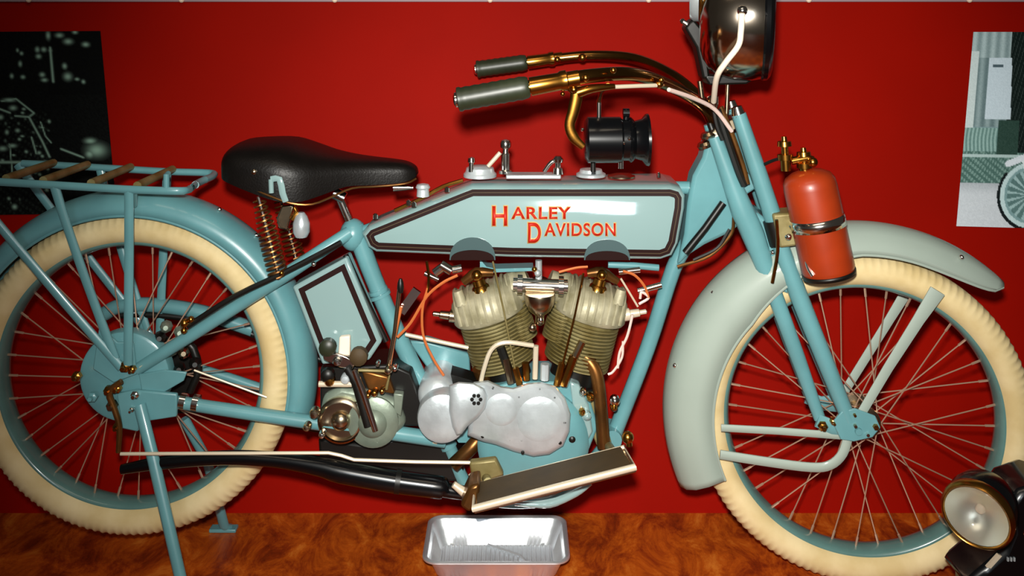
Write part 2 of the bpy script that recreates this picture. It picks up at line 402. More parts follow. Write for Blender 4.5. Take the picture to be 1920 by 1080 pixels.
for pts in ([(1376, 405), (1370, 440), (1330, 480), (1270, 500)], [(1368, 430), (1345, 465), (1300, 488)]):
    m = MB(); m.tube(pv(pts, -.05), .0035, smooth=5, seg=6); m.build('cable', 'soot' if pts[0][1] > 410 else 'pipe', fra)
for x, y in ((1330, 258), (1324, 276)):
    m = MB(); m.lathe(V(x, y, -.02), (-.35, 0, 1), [(0, .016), (.006, .018), (.012, .014), (.014, .006)], seg=10); m.build('head_nut', 'nickel', fra)
for y, r in ((548, .021), (556, .023)):
    m = MB(); p = V(710 + (y - 548) * .45, y); m.lathe(p, (-.4, 0, 1), [(0, r), (.007, r)], seg=18); m.build('frame_collar', 'paint', fra)
m = MB(); m.lathe(V(1148, 826, -.03), (0, 1, 0), [(0, .02), (.06, .02)], seg=16); m.build('lower_lug', 'paint', fra)

# rear brake and axle ----------------------------------------------
m = MB(); m.lathe(V(232, 708, -.066), (0, 1, 0), [(0, .02), (.001, .085), (.004, .090), (.01, .092), (.03, .092)], seg=48)
dr = m.build('brake_drum', 'paint', bike, 'blue-grey rear brake drum')
m = MB(); m.prism(pv([(188, 610), (222, 640), (252, 640), (258, 700), (215, 716), (176, 690)], -.07), (0, -.006, 0)); m.build('stay_plate', 'paint', dr, bevel=.002)
m = MB(); m.prism(pv([(222, 735), (258, 728), (335, 735), (334, 778), (268, 788), (262, 806), (232, 800)], -.072), (0, -.01, 0)); m.build('stand_bracket', 'paint', dr, bevel=.003)
m = MB(); m.prism(pv([(262, 700), (312, 692), (352, 696), (346, 712), (306, 736), (268, 735)], -.068), (0, -.006, 0)); m.build('torque_plate', 'paint', dr, bevel=.002)
for x, y, r, mt in ((236, 686, 10, 'brass'), (250, 691, 7, 'brass'), (206, 730, 9, 'brass'), (222, 727, 8, 'brass'), (176, 742, 9, 'paint'), (212, 758, 10, 'nickel'), (256, 738, 8, 'chrome'), (146, 704, 9, 'brass'), (222, 798, 8, 'brass'), (250, 765, 5, 'chrome')):
    m = MB(); Y = -.078; m.lathe(V(x, y, Y), (0, -1, 0), [(0, R(r)), (.009, R(r)), (.011, R(r * .75)), (.012, R(r * .5)), (.02, R(r * .45))], seg=6); m.build('brake_nut', mt, dr)
m = MB(); m.tube(pv([(228, 715), (205, 735), (214, 765), (224, 800), (222, 848)], -.088), [.006, .007, .006, .006, .005], smooth=3); m.build('brake_arm', 'pipe', dr)
for x, y, mt in ((300, 632, 'soot'), (322, 656, 'case'), (338, 622, 'case'), (366, 680, 'soot'), (336, 690, 'soot'), (312, 612, 'case'), (345, 660, 'nickel')):
    m = MB(); m.lathe(V(x, y, -.02), (0.3, -1, .2), [(0, .013), (.02, .011), (.03, .005)], seg=8); m.build('hub_fitting', mt, dr)
m = MB(); m.tube(pv([(306, 668), (352, 642), (372, 690), (356, 735)], -.015), .008, smooth=3); m.build('hub_fitting', 'soot', dr)
m = MB(); m.lathe(V(288, 700, .05), (0, 1, 0), [(0, .03), (.002, .082), (.007, .082), (.009, .03)], seg=40); m.build('sprocket', 'soot', dr)
# brake linkage over the seat stay
m = MB(); m.tube(pv([(352, 612), (440, 556), (532, 512), (640, 455)], -.085), .006, smooth=3, seg=8); lk = m.build('brake_linkage', 'soot', bike, 'dark linkage rod above the seat stay')
for x, y, r in ((346, 606, 8), (358, 599, 6), (345, 620, 6), (528, 512, 5)):
    m = MB(); m.sphere(V(x, y, -.09), R(r), 10, 8); m.build('link_joint', 'brass', lk)
for x, y in ((362, 754), (338, 752)):
    m = MB(); m.lathe(V(x, y, -.064), (1, 0, -.18), [(0, .0165), (.012, .0165)], seg=14); m.build('stay_collar', 'chrome', fra)

# chain guard and chain on the far side ----------------------------
m = MB(); m.tube(pv([(196, 588), (225, 574), (290, 572), (380, 586), (475, 618)], .09), .016, smooth=5, flat=1.0, flatdir=(0, 1, 0)); cg = m.build('chain_guard', 'paint', bike)
for pts in ([(225, 592), (300, 592), (400, 606), (480, 630), (640, 690)], [(300, 770), (420, 772), (560, 800), (660, 815)]):
    m = MB(); m.tube(pv(pts, .085), .006, smooth=5, flat=.7, flatdir=(0, 1, 0)); m.build('chain', 'soot', cg)
m = MB(); m.tube(pv([(350, 684), (430, 708), (520, 738)], .1), .01); m.build('guard_stay', 'paint', cg)
m = MB(); m.tube(pv([(364, 694), (500, 745)], -.05), .002, seg=6); m.build('guide_wire', 'rod', cg)

# luggage rack ------------------------------------------------------
Yr = .105
rail = pv([(-60, 338), (0, 341), (120, 348), (240, 355), (330, 358)], -Yr)
m = MB(); m.tube(rail + [V(352, 356, -.08), V(366, 347, -.03)], R(7.5, -Yr), smooth=4, flat=.8, flatdir=(0, 1, 0)); rk = m.build('luggage_rack', 'paint', bike, 'blue-grey tubular rear luggage rack')
P = lambda q: Vector((q.x, -q.y, q.z))
m = MB(); m.tube([P(q) for q in rail] + [P(V(352, 356, -.08)), P(V(366, 347, -.03))], R(7.5, -Yr), smooth=4); m.build('rail', 'paint', rk)
m = MB(); m.tube([V(366, 347, -.031), V(368, 345, 0), P(V(366, 347, -.031))], R(7.5, -Yr)); m.build('rail', 'paint', rk)
for x in (8, 78, 168, 255):
    a = V(x, 341 + x * .055, -Yr); m = MB(); m.tube([a + Vector((0, .006, .006)), P(a) + Vector((.0, -.006, .006))], .0085, flat=1.0, flatdir=(1, 0, 0)); m.build('crossbar', 'iron', rk)  # brown iron colour stands in for shadow on the painted bars
m = MB(); a = V(312, 356, -Yr); m.tube([a + Vector((0, 0, -.004)), a + Vector((0, 0, .03)), a + Vector((0, .01, .03))], .006); m.build('rack_peg', 'paint', rk)
ax = V(238, 690, -.08)
for s in (1, -1):
    for pts, r in (([(102, 348, -Yr), (122, 412, -.1), (160, 522, -.092), (216, 672, -.084)], [.0095, .009, .009, .009]),
                   ([(242, 356, -Yr), (242, 500, -.095), (240, 684, -.086)], [.0095, .0095, .009]),
                   ([(-70, 340, -Yr), (0, 424, -.1), (120, 566, -.092), (228, 690, -.084)], [.0095, .009, .009, .009])):
        Q = [V(*p) for p in pts]
        if s < 0: Q = [P(q) for q in Q]
        m = MB(); m.tube(Q, r, smooth=3, flat=.6, flatdir=(0, 1, 0)); m.build('rack_strut', 'paint', rk)
m = MB(); m.tube([V(252, 358, -Yr + .01), V(252, 385, -.06)], .006); m.build('rack_strut', 'paint', rk)

# fuel tank ---------------------------------------------------------
TO = [(676, 440), (690, 424), (868, 352), (884, 346), (1258, 346), (1278, 352), (1287, 368), (1286, 392), (1274, 458), (1262, 482), (1240, 490), (960, 486), (704, 476), (688, 466)]
def ytank(x, z):
    return -.100 + (z - .70) ** 2 / (2 * .34) + (0.34 - x) * .074
def tank_xz(px, py):                        # the point of the tank flank seen there
    Y = -.09
    for _ in range(6):
        p = V(px, py, Y); Y = ytank(p.x, p.z)
    return V(px, py, Y)
def dense(poly, n=8):
    out = []
    for i in range(len(poly)):
        a, b = poly[i], poly[(i + 1) % len(poly)]
        for k in range(n): out.append((a[0] + (b[0] - a[0]) * k / n, a[1] + (b[1] - a[1]) * k / n))
    return out
def inset(poly, d):                         # clockwise in image = inward offset
    n = len(poly); out = []
    for i in range(n):
        p0, p1, p2 = (Vector(poly[i - 1]), Vector(poly[i]), Vector(poly[(i + 1) % n]))
        e1 = (p1 - p0).normalized(); e2 = (p2 - p1).normalized()
        n1 = Vector((-e1.y, e1.x)); n2 = Vector((-e2.y, e2.x)); k = 1 + n1.dot(n2)
        o = p1 + (n1 + n2) * (d / max(k, .5)); out.append((o.x, o.y))
    return out
m = MB(); rings = []
N0 = dense(TO)
cx, cy = 1000, 425
levels = [(0, 0.06), (0, .026), (1.5, .012), (4.5, .004), (9, .0008), (14, 0)]
front = []
for d, yo in levels:
    front.append([tank_xz(x, y) + Vector((0, yo, 0)) for x, y in (dense(inset(TO, d)) if d else N0)])
for k in (.66, .33):
    front.append([tank_xz(cx + (x - cx) * k, cy + (y - cy) * k) for x, y in dense(inset(TO, 14))])
full = [[Vector((p.x, -p.y, p.z)) for p in L] for L in reversed(front)] + front
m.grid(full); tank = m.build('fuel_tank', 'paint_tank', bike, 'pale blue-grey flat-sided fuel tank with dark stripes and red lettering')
def on_tank(l, off=.0012): return [tank_xz(x, y) + Vector((0, -off, 0)) for x, y in l]
def stripe(d0, d1, off, name, mt):
    a = on_tank(dense(inset(TO, d0), 10), off); b = on_tank(dense(inset(TO, d1), 10), off)
    m = MB(); m.ring(a, b, (0, .001, 0)); m.build(name, mt, tank)
stripe(9.0, 21.5, .0014, 'stripe', 'stripe')
stripe(14.2, 15.6, .0018, 'pinstripe', 'mat')
def half_moon(x0, r, h):
    pts = [(x0 - r + 2 * r * i / 16, 487) for i in range(17)]
    arc = [(x0 + r * math.cos(math.pi * i / 16), 487 - h * math.sin(math.pi * i / 16) ** .8) for i in range(17)]
    o = [tank_xz(x, y) + Vector((0, -.003, 0)) for x, y in arc]
    m = MB(); m.prism(o, (0, .004, 0)); m.build('clearance_hollow', 'recess', tank)  # flat raised plate; the hollow's shade is put into its dark colour
    o = [tank_xz(x, y) + Vector((0, -.004, 0)) for x, y in [(x0 + (r - 2) * math.cos(math.pi * i / 16), 487 - (h * .45) * math.sin(math.pi * i / 16) ** .8) for i in range(17)]]
    m = MB(); m.prism(o, (0, .002, 0)); m.build('hollow_stripe', 'stripe', tank)
half_moon(886, 43, 42); half_moon(1138, 43, 38)
def letters(txt, x0, y0, x1, y1, bold, name='lettering', mt='letter', off=.0022):
    cu = bpy.data.curves.new('t', 'FONT'); cu.body = txt; cu.size = 1; cu.offset = bold; cu.space_character = 1.12
    o = bpy.data.objects.new('t', cu); col.objects.link(o)
    me = bpy.data.meshes.new_from_object(o.evaluated_get(bpy.context.evaluated_depsgraph_get()))
    bpy.data.objects.remove(o)
    xs = [v.co.x for v in me.vertices]; ys = [v.co.y for v in me.vertices]
    a, b, c, d = min(xs), max(xs), min(ys), max(ys)
    for v in me.vertices:
        px = x0 + (v.co.x - a) / (b - a) * (x1 - x0); py = y1 - (v.co.y - c) / (d - c) * (y1 - y0)
        v.co = tank_xz(px, py) + Vector((0, -off, 0))
    me.materials.clear(); me.materials.append(M[mt])
    ob = bpy.data.objects.new(name, me); col.objects.link(ob); ob.parent = tank
    md = ob.modifiers.new('thickness', 'SOLIDIFY'); md.thickness = .0006
    return ob
for tx, bx in (('H', (923, 386, 951, 423)), ('ARLEY', (959, 388, 1070, 410)), ('D', (990, 417, 1014, 455)), ('AVIDSON', (1021, 418, 1154, 442))):
    letters(tx, *bx, 0.018)
    letters(tx, bx[0] - 1.6, bx[1] - 1.6, bx[2] + 1.6, bx[3] + 1.6, 0.05, 'letter_edge', 'lettergold', .0012)
# fittings on the top of the tank
def knob(x, y, prof, mt, name, Y=-.03, ax=(0, 0, 1), parent=None, seg=16):
    m = MB(); m.lathe(V(x, y, Y), ax, prof, seg=seg); return m.build(name, mt, parent or tank)
knob(900, 331, [(0, .034), (.006, .034), (.010, .030), (.018, .028), (.022, .02), (.023, .006)], 'alu', 'filler_cap', seg=24)
knob(948, 325, [(0, .014), (.006, .014), (.008, .0095), (.040, .0095), (.042, .007), (.050, .006), (.054, .011), (.062, .012), (.068, .009), (.070, .003)], 'chrome', 'oil_pump')
knob(884, 322, [(0, .006), (.018, .005), (.02, .008), (.028, .007), (.03, .002)], 'chrome', 'cap_lever', -.05)
m = MB(); m.tube([V(915, 312, -.05), V(938, 286, -.05)], .0045); m.build('pump_link', 'rod', tank)
m = MB(); m.box(V(1000, 329, -.06), (.055, 0, 0), (0, .02, 0), (0, 0, .004)); m.build('cover_plate', 'alu', tank, bevel=.002)
knob(1046, 326, [(0, .012), (.012, .010), (.014, .006), (.022, .006), (.024, .010), (.030, .011), (.036, .006)], 'chrome', 'valve', -.06)
m = MB(); m.tube([V(1020, 322, -.06), V(1034, 304, -.06), V(1052, 300, -.06)], .0045, smooth=3); m.build('valve_lever', 'chrome', tank)
knob(1108, 330, [(0, .030), (.005, .030), (.008, .024), (.014, .022), (.016, .004)], 'alu', 'filler_cap', -.05, seg=24)
knob(1165, 332, [(0, .028), (.003, .028), (.006, .018), (.008, .003)], 'nickel', 'gauge', -.05, seg=24)
knob(1235, 333, [(0, .004), (.008, .004), (.011, .002)], 'chrome', 'stud', -.05, seg=8)
for x, y in ((704, 410), (766, 385), (776, 388), (838, 360)):
    knob(x, y, [(0, .005), (.008, .005), (.011, .002)], 'chrome', 'stud', -.07, seg=8)
knob(793, 368, [(0, .013), (.014, .012), (.018, .015), (.024, .012), (.026, .004)], 'alu', 'filler_cap', -.05)
m = MB(); m.tube(pv([(868, 338), (830, 350), (790, 372), (740, 395)], -.03), .004, smooth=3, seg=8); m.build('fuel_line', 'brass', tank)

# saddle ------------------------------------------------------------
sx = [(431, 292, 322, .05), (438, 279, 336, .085), (458, 269, 346, .115), (500, 266, 364, .13), (545, 267, 380, .135), (585, 278, 382, .125), (622, 288, 368, .10), (660, 294, 352, .075), (700, 297, 349, .055), (740, 300, 346, .042), (765, 304, 342, .034), (780, 312, 334, .022), (784, 320, 326, .008)]
m = MB(); rings = []
for x, yt, yb, hw in sx:
    p0 = V(x, yt + 2, -hw * .5); p1 = V(x, yb, -hw); zt, zb = p0.z, p1.z; X = V(x, yt, 0).x; ring = []
    for k in range(24):
        q = 2 * math.pi * k / 24; c, s_ = math.cos(q), math.sin(q)
        yy = hw * math.copysign(abs(c) ** .75, c); zz = (zt + zb) / 2 + (zt - zb) / 2 * math.copysign(abs(s_) ** .8, s_)
        if s_ < 0: zz = zb + (1 - abs(c) ** 1.5) * (zt - zb) * .55 if abs(c) < 1 else zz
        ring.append(Vector((X, yy, zz)))
    rings.append(ring)
rr = []
for j in range(len(rings[0])):
    rr.append(spline([r[j] for r in rings], 3))
m.grid([[rr[j][i] for j in range(len(rr))] for i in range(len(rr[0]))])
sad = m.build('saddle', 'leather', bike, 'black leather sprung saddle')
m = MB(); m.tube(pv([(x, yb + 1, -hw - .002) for x, yt, yb, hw in sx[1:-1]]), .0022, smooth=3, seg=6); m.build('saddle_edge', 'pipe', sad)
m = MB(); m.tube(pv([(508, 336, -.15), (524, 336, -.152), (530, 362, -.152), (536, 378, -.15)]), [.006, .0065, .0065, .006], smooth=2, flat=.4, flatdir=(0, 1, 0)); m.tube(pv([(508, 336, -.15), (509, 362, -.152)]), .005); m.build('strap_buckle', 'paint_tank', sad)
m = MB(); m.lathe(V(478, 321, -.125), (0, -1, 0), [(0, .006), (.01, .005), (.012, .002)], seg=8); m.build('saddle_rivet', 'nickel', sad)
for s in (-1, 1):
    a, b = V(484, 368, -.075), V(524, 524, -.075)
    if s > 0: a, b = P(a), P(b)
    ax_, u, v = frame(b - a); Lr = (b - a).length
    m = MB(); m.tube([a, b], .0042, seg=8); so = m.build('spring_rod', 'chrome', sad)
    pts = [a + ax_ * (Lr * (.04 + .92 * i / 240)) + (u * math.cos(i / 240 * 2 * math.pi * 15) + v * math.sin(i / 240 * 2 * math.pi * 15)) * (.011 + .008 * min(1, i / 120)) for i in range(241)]
    m = MB(); m.tube(pts, .0021, seg=5); m.build('coil_spring', 'pipe', sad)
m = MB(); m.tube(pv([(634, 364), (658, 420)]), .0095); m.tube(pv([(626, 362), (646, 372)]), .013); m.build('seat_post', 'chrome', sad)
m = MB(); m.tube(pv([(738, 352), (775, 352)], -.02), [.008, .004]); m.build('nose_bolt', 'chrome', sad)
m = MB(); m.prism(pv([(528, 386), (552, 384), (545, 408), (538, 432), (522, 428), (518, 410)], -.05), (0, .02, 0)); m.build('spring_bracket', 'nickel', sad, bevel=.003)
m = MB(); m.lathe(V(565, 398, -.05), (0, 0, -1), [(0, .006), (.008, .012), (.022, .017), (.04, .017), (.05, .012), (.053, .004)], seg=18); m.build('tool_bulb', 'alu', sad)
m = MB(); m.tube(pv([(548, 412), (556, 396), (552, 388)], -.05), .005); m.build('bulb_bracket', 'brass', sad)

# tool box ----------------------------------------------------------
TB = [(548, 538), (650, 482), (716, 640), (692, 676), (604, 684)]
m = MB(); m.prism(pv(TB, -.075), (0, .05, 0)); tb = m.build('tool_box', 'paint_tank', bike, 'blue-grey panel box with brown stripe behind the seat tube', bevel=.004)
m = MB(); m.ring(pv(inset(TB, 9), -.0765), pv(inset(TB, 19), -.0765), (0, .001, 0)); m.build('stripe', 'stripe', tb)
m = MB(); m.tube(pv([(648, 478), (690, 570), (724, 640)], -.055), .006); m.build('box_rail', 'soot', tb)
m = MB(); m.sphere(V(588, 495, -.08), .005, 8, 6); m.build('box_screw', 'chrome', tb)

# engine ------------------------------------------------------------
m = MB(); m.lathe(V(1000, 838, -.085), (0, 1, 0), [(0, .09), (.004, .104), (.014, .112), (.16, .112), (.17, .1)], seg=48)
m.prism(pv([(880, 740), (960, 716), (1070, 716), (1104, 745), (1122, 800), (1090, 880), (905, 880)], -.06), (0, .12, 0))
eng = m.build('engine', 'paint', bike, 'V-twin engine with grey crankcase', bevel=.004)
GC = [(888, 716), (915, 713), (940, 724), (962, 727), (990, 718), (1015, 716), (1042, 724), (1060, 746), (1070, 776), (1068, 808), (1056, 836), (1030, 852), (1000, 856), (962, 846), (930, 834), (905, 828), (876, 816)]
m = MB(); m.grid([pv(GC, -.06), pv(GC, -.105), pv(inset(GC, 3), -.113), pv(inset(GC, 9), -.118)]); gc = m.build('gear_cover', 'alu', eng, 'bright cast aluminium gear cover')
for x, y, r in ((1012, 786, 42), (940, 768, 30)):
    m = MB(); m.lathe(V(x, y, -.117), (0, -1, 0), [(0, R(r)), (.002, R(r * .9)), (.004, R(r * .6)), (.0045, .002)], seg=36); m.build('cover_boss', 'alu', eng)
for x, y in ((924, 728), (973, 744), (1012, 729), (1016, 760), (1058, 792), (905, 818), (956, 824), (978, 825), (980, 848), (1050, 830), (1040, 745), (890, 735)):
    m = MB(); m.lathe(V(x, y, -.116), (0, -1, 0), [(0, .0036), (.0015, .0036), (.002, .002)], seg=8); m.build('cover_screw', 'soot', eng)
MC = [(842, 722), (860, 716), (888, 718), (908, 728), (915, 746), (910, 766), (896, 784), (876, 800), (866, 814), (856, 816), (848, 800), (842, 770)]
m = MB(); m.grid([pv(MC, -.09), pv(MC, -.125), pv(inset(MC, 3), -.131), pv(inset(MC, 8), -.134)]); m.build('magneto_bracket', 'alu', eng)
for k in range(6):
    a = k * math.pi / 3; m = MB(); m.lathe(V(893 + 8 * math.cos(a), 749 + 8 * math.sin(a), -.134), (0, -1, 0), [(0, .004), (.002, .0035)], seg=8); m.build('vent_hole', 'soot', eng)
m = MB(); m.lathe(V(834, 756, -.03), (0, -1, 0), [(0, R(45)), (.07, R(45)), (.076, R(43)), (.079, R(38)), (.082, R(20)), (.083, .002)], seg=40); m.build('timing_cover', 'alu', eng)
m = MB(); m.lathe(V(828, 704, .05), (0, -1, 0), [(0, R(36)), (.1, R(37)), (.112, R(34)), (.12, R(26)), (.126, R(14)), (.128, .002)], seg=32); m.build('magneto', 'alu', eng)
m = MB(); m.prism(pv([(845, 702), (880, 712), (905, 724), (850, 724)], -.06), (0, .05, 0)); m.build('magneto_base', 'soot', eng)
m = MB(); m.prism(pv([(800, 720), (838, 800), (860, 830), (900, 830), (880, 760), (850, 720)], -.03), (0, .06, 0)); m.build('engine_plate', 'paint', eng)
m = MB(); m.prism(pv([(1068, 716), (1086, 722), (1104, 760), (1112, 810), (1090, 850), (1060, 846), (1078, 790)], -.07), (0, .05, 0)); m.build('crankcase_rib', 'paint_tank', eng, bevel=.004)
m = MB(); m.prism(pv([(1096, 735), (1116, 745), (1138, 800), (1148, 835), (1120, 838), (1104, 800)], -.05), (0, .03, 0)); m.build('oil_pump_plate', 'iron', eng, bevel=.003)
for x, y, r, mt in ((1092, 732, 7, 'chrome'), (1106, 742, 7, 'brass'), (1100, 776, 8, 'paint_tank'), (1091, 770, 6, 'brass'), (1072, 818, 9, 'soot'), (1152, 748, 9, 'chrome'), (1150, 760, 7, 'brass')):
    m = MB(); m.lathe(V(x, y, -.07), (0, -1, 0), [(0, R(r)), (.012, R(r)), (.016, R(r * .6)), (.018, .002)], seg=10); m.build('crankcase_bolt', mt, eng)

def cylinder(bx, by, tx, ty, side):
    b, t_ = V(bx, by), V(tx, ty); ax_ = (t_ - b).normalized(); Lh = (t_ - b).length
    prof = [(0, .046), (.048, .046), (.050, .056)]
    d = .052
    while d < Lh * .60:
        prof += [(d, .058), (d, .068), (d + .0028, .068), (d + .0028, .058)]; d += .0072
    prof += [(Lh * .62, .06)]
    m = MB(); m.lathe(b, ax_, prof, seg=40); cy_ = m.build('cylinder', 'iron', eng)
    u = Vector((ax_.z, 0, -ax_.x))
    m = MB(); m.lathe(b, ax_, [(.0, .048), (.010, .052), (.014, .052), (.016, .047), (.047, .047)], seg=32); m.build('cylinder_base', 'soot', eng)
    # intake chest facing the middle of the V
    m = MB(); ip = b + ax_ * (Lh * .45) + u * side * .046
    prof2 = []; dd = 0
    while dd < .085: prof2 += [(dd, .030), (dd, .037), (dd + .003, .037), (dd + .003, .030)]; dd += .0075
    m.lathe(ip - ax_ * .02 + Vector((0, .0, 0)), ax_, prof2, seg=28); m.build('intake_chest', M['paint'] if False else M['iron'], eng)
    # head
    h0 = b + ax_ * (Lh * .62)
    m = MB(); m.lathe(h0, ax_, [(0, .060), (.003, .074), (.008, .077), (.03, .077), (.045, .072), (.058, .060), (.067, .042), (.070, .015), (.071, .002)], seg=40); hd = m.build('cylinder_head', 'head', eng)
    for k in range(-4, 5):
        off = k * .0145; rr_ = math.sqrt(max(.0, .079 ** 2 - off ** 2))
        m = MB(); c0 = h0 + u * off
        arc = []
        for j in range(11):
            a = -math.pi / 2 + math.pi * j / 10
            arc.append(c0 + Vector((0, math.sin(a) * rr_, 0)) + ax_ * (.012 + .060 * max(0, math.cos(a)) ** .6))
        m.tube(arc, .0034, seg=6); m.build('head_fin', 'head', eng)
    m = MB(); m.lathe(h0 + ax_ * .04 + u * side * .055, u * side + ax_ * .15, [(0, .034), (.02, .034), (.026, .028), (.044, .026)], seg=20); m.build('intake_boss', 'head', eng)
    return b, ax_, u, Lh, h0
c1 = cylinder(960, 722, 896, 512, 1)
c2 = cylinder(1068, 722, 1124, 512, -1)
# gear on the heads: rocker arms, brass caps, spark plugs
for (bx, ax_, u, Lh, h0), sgn, X in ((c1, -1, 885), (c2, 1, 1128)):
    m = MB(); m.lathe(h0 + ax_ * .06 + Vector((0, -.03, 0)), ax_, [(0, .02), (.012, .018), (.016, .014), (.028, .013)], seg=16); m.build('valve_cap', 'brass', eng)
    m = MB(); q = h0 + ax_ * .094 + Vector((0, -.04, 0)); m.tube([q - u * .03, q + Vector((0, 0, .01)), q + u * .035], [.008, .012, .007], smooth=3); m.build('rocker_arm', 'pipe', eng)
    m = MB(); m.sphere(q + Vector((0, -.012, .008)), .011, 10, 8); m.build('oil_cup', 'brass', eng)
    m = MB(); q = h0 + ax_ * .052 - u * (-sgn) * 0 + u * sgn * .045 + Vector((0, -.045, 0)); m.tube([q, q + ax_ * .03], [.013, .010]); m.build('priming_cup', 'head', eng)
    m = MB(); q = h0 + ax_ * .025 + u * sgn * .066 + Vector((0, -.02, 0)); dr_ = (u * sgn + ax_ * .45).normalized()
    m.lathe(q, dr_, [(0, .013), (.014, .013), (.016, .009), (.034, .008), (.036, .005), (.048, .005), (.05, .002)], seg=10); m.build('spark_plug', 'rod' if sgn > 0 else 'nickel', eng)
m = MB(); a, b = V(962, 533, -.055), V(1064, 537, -.055); m.tube([a, b], R(12.5, -.055), seg=20); ip = m.build('intake_pipe', 'chrome', eng, 'bright nickel intake pipe')
for x in (975, 1052):
    m = MB(); m.lathe(V(x - 5, 533 + (x - 962) * .04, -.055), (1, 0, -.04), [(0, R(18)), (.010, R(18)), (.011, R(14))], seg=20); m.build('union_nut', 'chrome', eng)
m = MB(); m.lathe(V(1012, 550, -.075), (0, 0, -1), [(0, .030), (.004, .031), (.020, .029), (.034, .022), (.042, .012), (.044, .009), (.06, .009), (.064, .004)], seg=24); m.build('carburetor', 'nickel', eng, 'nickel carburettor bowl')
m = MB(); m.lathe(V(1012, 560, .0), (0, 1, 0), [(0, .03), (.05, .034), (.054, .03)], seg=24); m.build('air_intake', 'soot', eng)
for x, y, r, mt in ((998, 614, 8, 'nickel'), (1014, 600, 6, 'chrome'), (1008, 512, 6, 'alu'), (1002, 505, 5, 'brass')):
    m = MB(); m.sphere(V(x, y, -.085), R(r), 12, 8); m.build('float_nut', mt, eng)
m = MB(); m.tube(pv([(1010, 488), (1010, 522)], -.05), .007); m.build('fuel_tap', 'alu', eng)
for pts, r, mt, nm in (
        ([(924, 490, -.09), (945, 585, -.09), (966, 694, -.09)], .0019, 'iron', 'pushrod'),
        ([(1094, 512, -.09), (1078, 590, -.09), (1052, 694, -.09)], .0021, 'brass', 'pushrod'),
        ([(900, 724, -.09), (908, 690, -.1), (922, 655, -.1), (948, 642, -.1), (1000, 648, -.09)], .0045, 'rod', 'oil_line'),
        ([(1005, 648, -.08), (1003, 710, -.08)], .0055, 'rod', 'breather_pipe'),
        ([(938, 650, -.085), (962, 716, -.085)], .009, 'soot', 'tappet_tube'),
        ([(948, 672, -.09), (958, 718, -.09)], .0075, 'nickel', 'tappet_tube'),
        ([(966, 690, -.09), (974, 720, -.09)], .007, 'brass', 'tappet_guide'),
        ([(1054, 680, -.09), (1044, 722, -.09)], .007, 'brass', 'tappet_guide'),
        ([(1092, 640, -.085), (1052, 722, -.085)], .0075, 'nickel', 'tappet_tube'),
        ([(1076, 668, -.088), (1056, 722, -.088)], .009, 'brass', 'tappet_tube'),
        ([(985, 680, -.08), (987, 712, -.08)], .0075, 'brass', 'tappet_guide'),
        ([(1022, 682, -.08), (1021, 712, -.08)], .009, 'alu', 'tappet_guide')):
    m = MB(); m.tube(pv(pts), r, smooth=5 if len(pts) > 3 else 0, seg=8); m.build(nm, mt, eng)
for pts, r in (([(1098, 668, -.05), (1118, 700, -.06), (1126, 760, -.065), (1132, 838, -.065)], .0135), ([(898, 690, -.04), (908, 720, -.03), (915, 790, -.02), (890, 832, -.05), (850, 872, -.055)], .0145)):
    m = MB(); m.tube(pv(pts), r, smooth=5, seg=14); m.build('exhaust_pipe', 'pipe', eng)
for pts, mt, r in (
        ([(858, 516), (830, 530), (800, 556), (770, 605), (745, 632)], 'copper', .003),
        ([(802, 540), (792, 580), (794, 630), (812, 672), (832, 704)], 'copper', .0028),
        ([(800, 490), (804, 520), (802, 548)], 'brass', .003),
        ([(1186, 590), (1176, 630), (1162, 660), (1158, 690)], 'wire', .0028),
        ([(1168, 640), (1166, 670), (1150, 696), (1140, 702)], 'wire', .0025),
        ([(1168, 508), (1190, 516), (1208, 536), (1216, 558)], 'copper', .0028),
        ([(1200, 560), (1203, 548), (1216, 558), (1198, 570)], 'wire', .0028),
        ([(1048, 510), (1080, 502), (1102, 500)], 'copper', .0025),
        ([(1164, 522), (1178, 545), (1196, 575)], 'rod', .0022)):
    m = MB(); m.tube(pv(pts, -.06), r, smooth=5, seg=6); m.build('ignition_wire', mt, eng)
for a, b, r in (((826, 496), (846, 508), .010), ((848, 506), (866, 502), .008), ((796, 512), (822, 524), .005), ((1160, 510), (1200, 506), .006), ((1196, 546), (1240, 534), .006), ((815, 512), (836, 496), .009)):
    m = MB(); m.tube(pv([a, b], -.05), r); m.build('control_link', 'chrome', eng)
m = MB(); m.prism(pv([(900, 486), (912, 500), (930, 504), (1000, 502), (1000, 508), (900, 512)], -.02), (0, .04, 0)); m.build('tank_bracket', 'paint', eng)
m = MB(); m.tube(pv([(1140, 496), (1190, 498), (1235, 502)], -.02), .007); m.build('tank_bracket', 'paint', eng)
m = MB(); m.tube(pv([(760, 627), (878, 652)], -.03), .0042); m.build('clutch_rod', 'rod', eng)
m = MB(); m.prism(pv([(765, 640), (800, 640), (880, 664), (882, 715), (850, 690), (800, 690)], .03), (0, .04, 0)); m.build('primary_cover', 'paint', eng, bevel=.004)

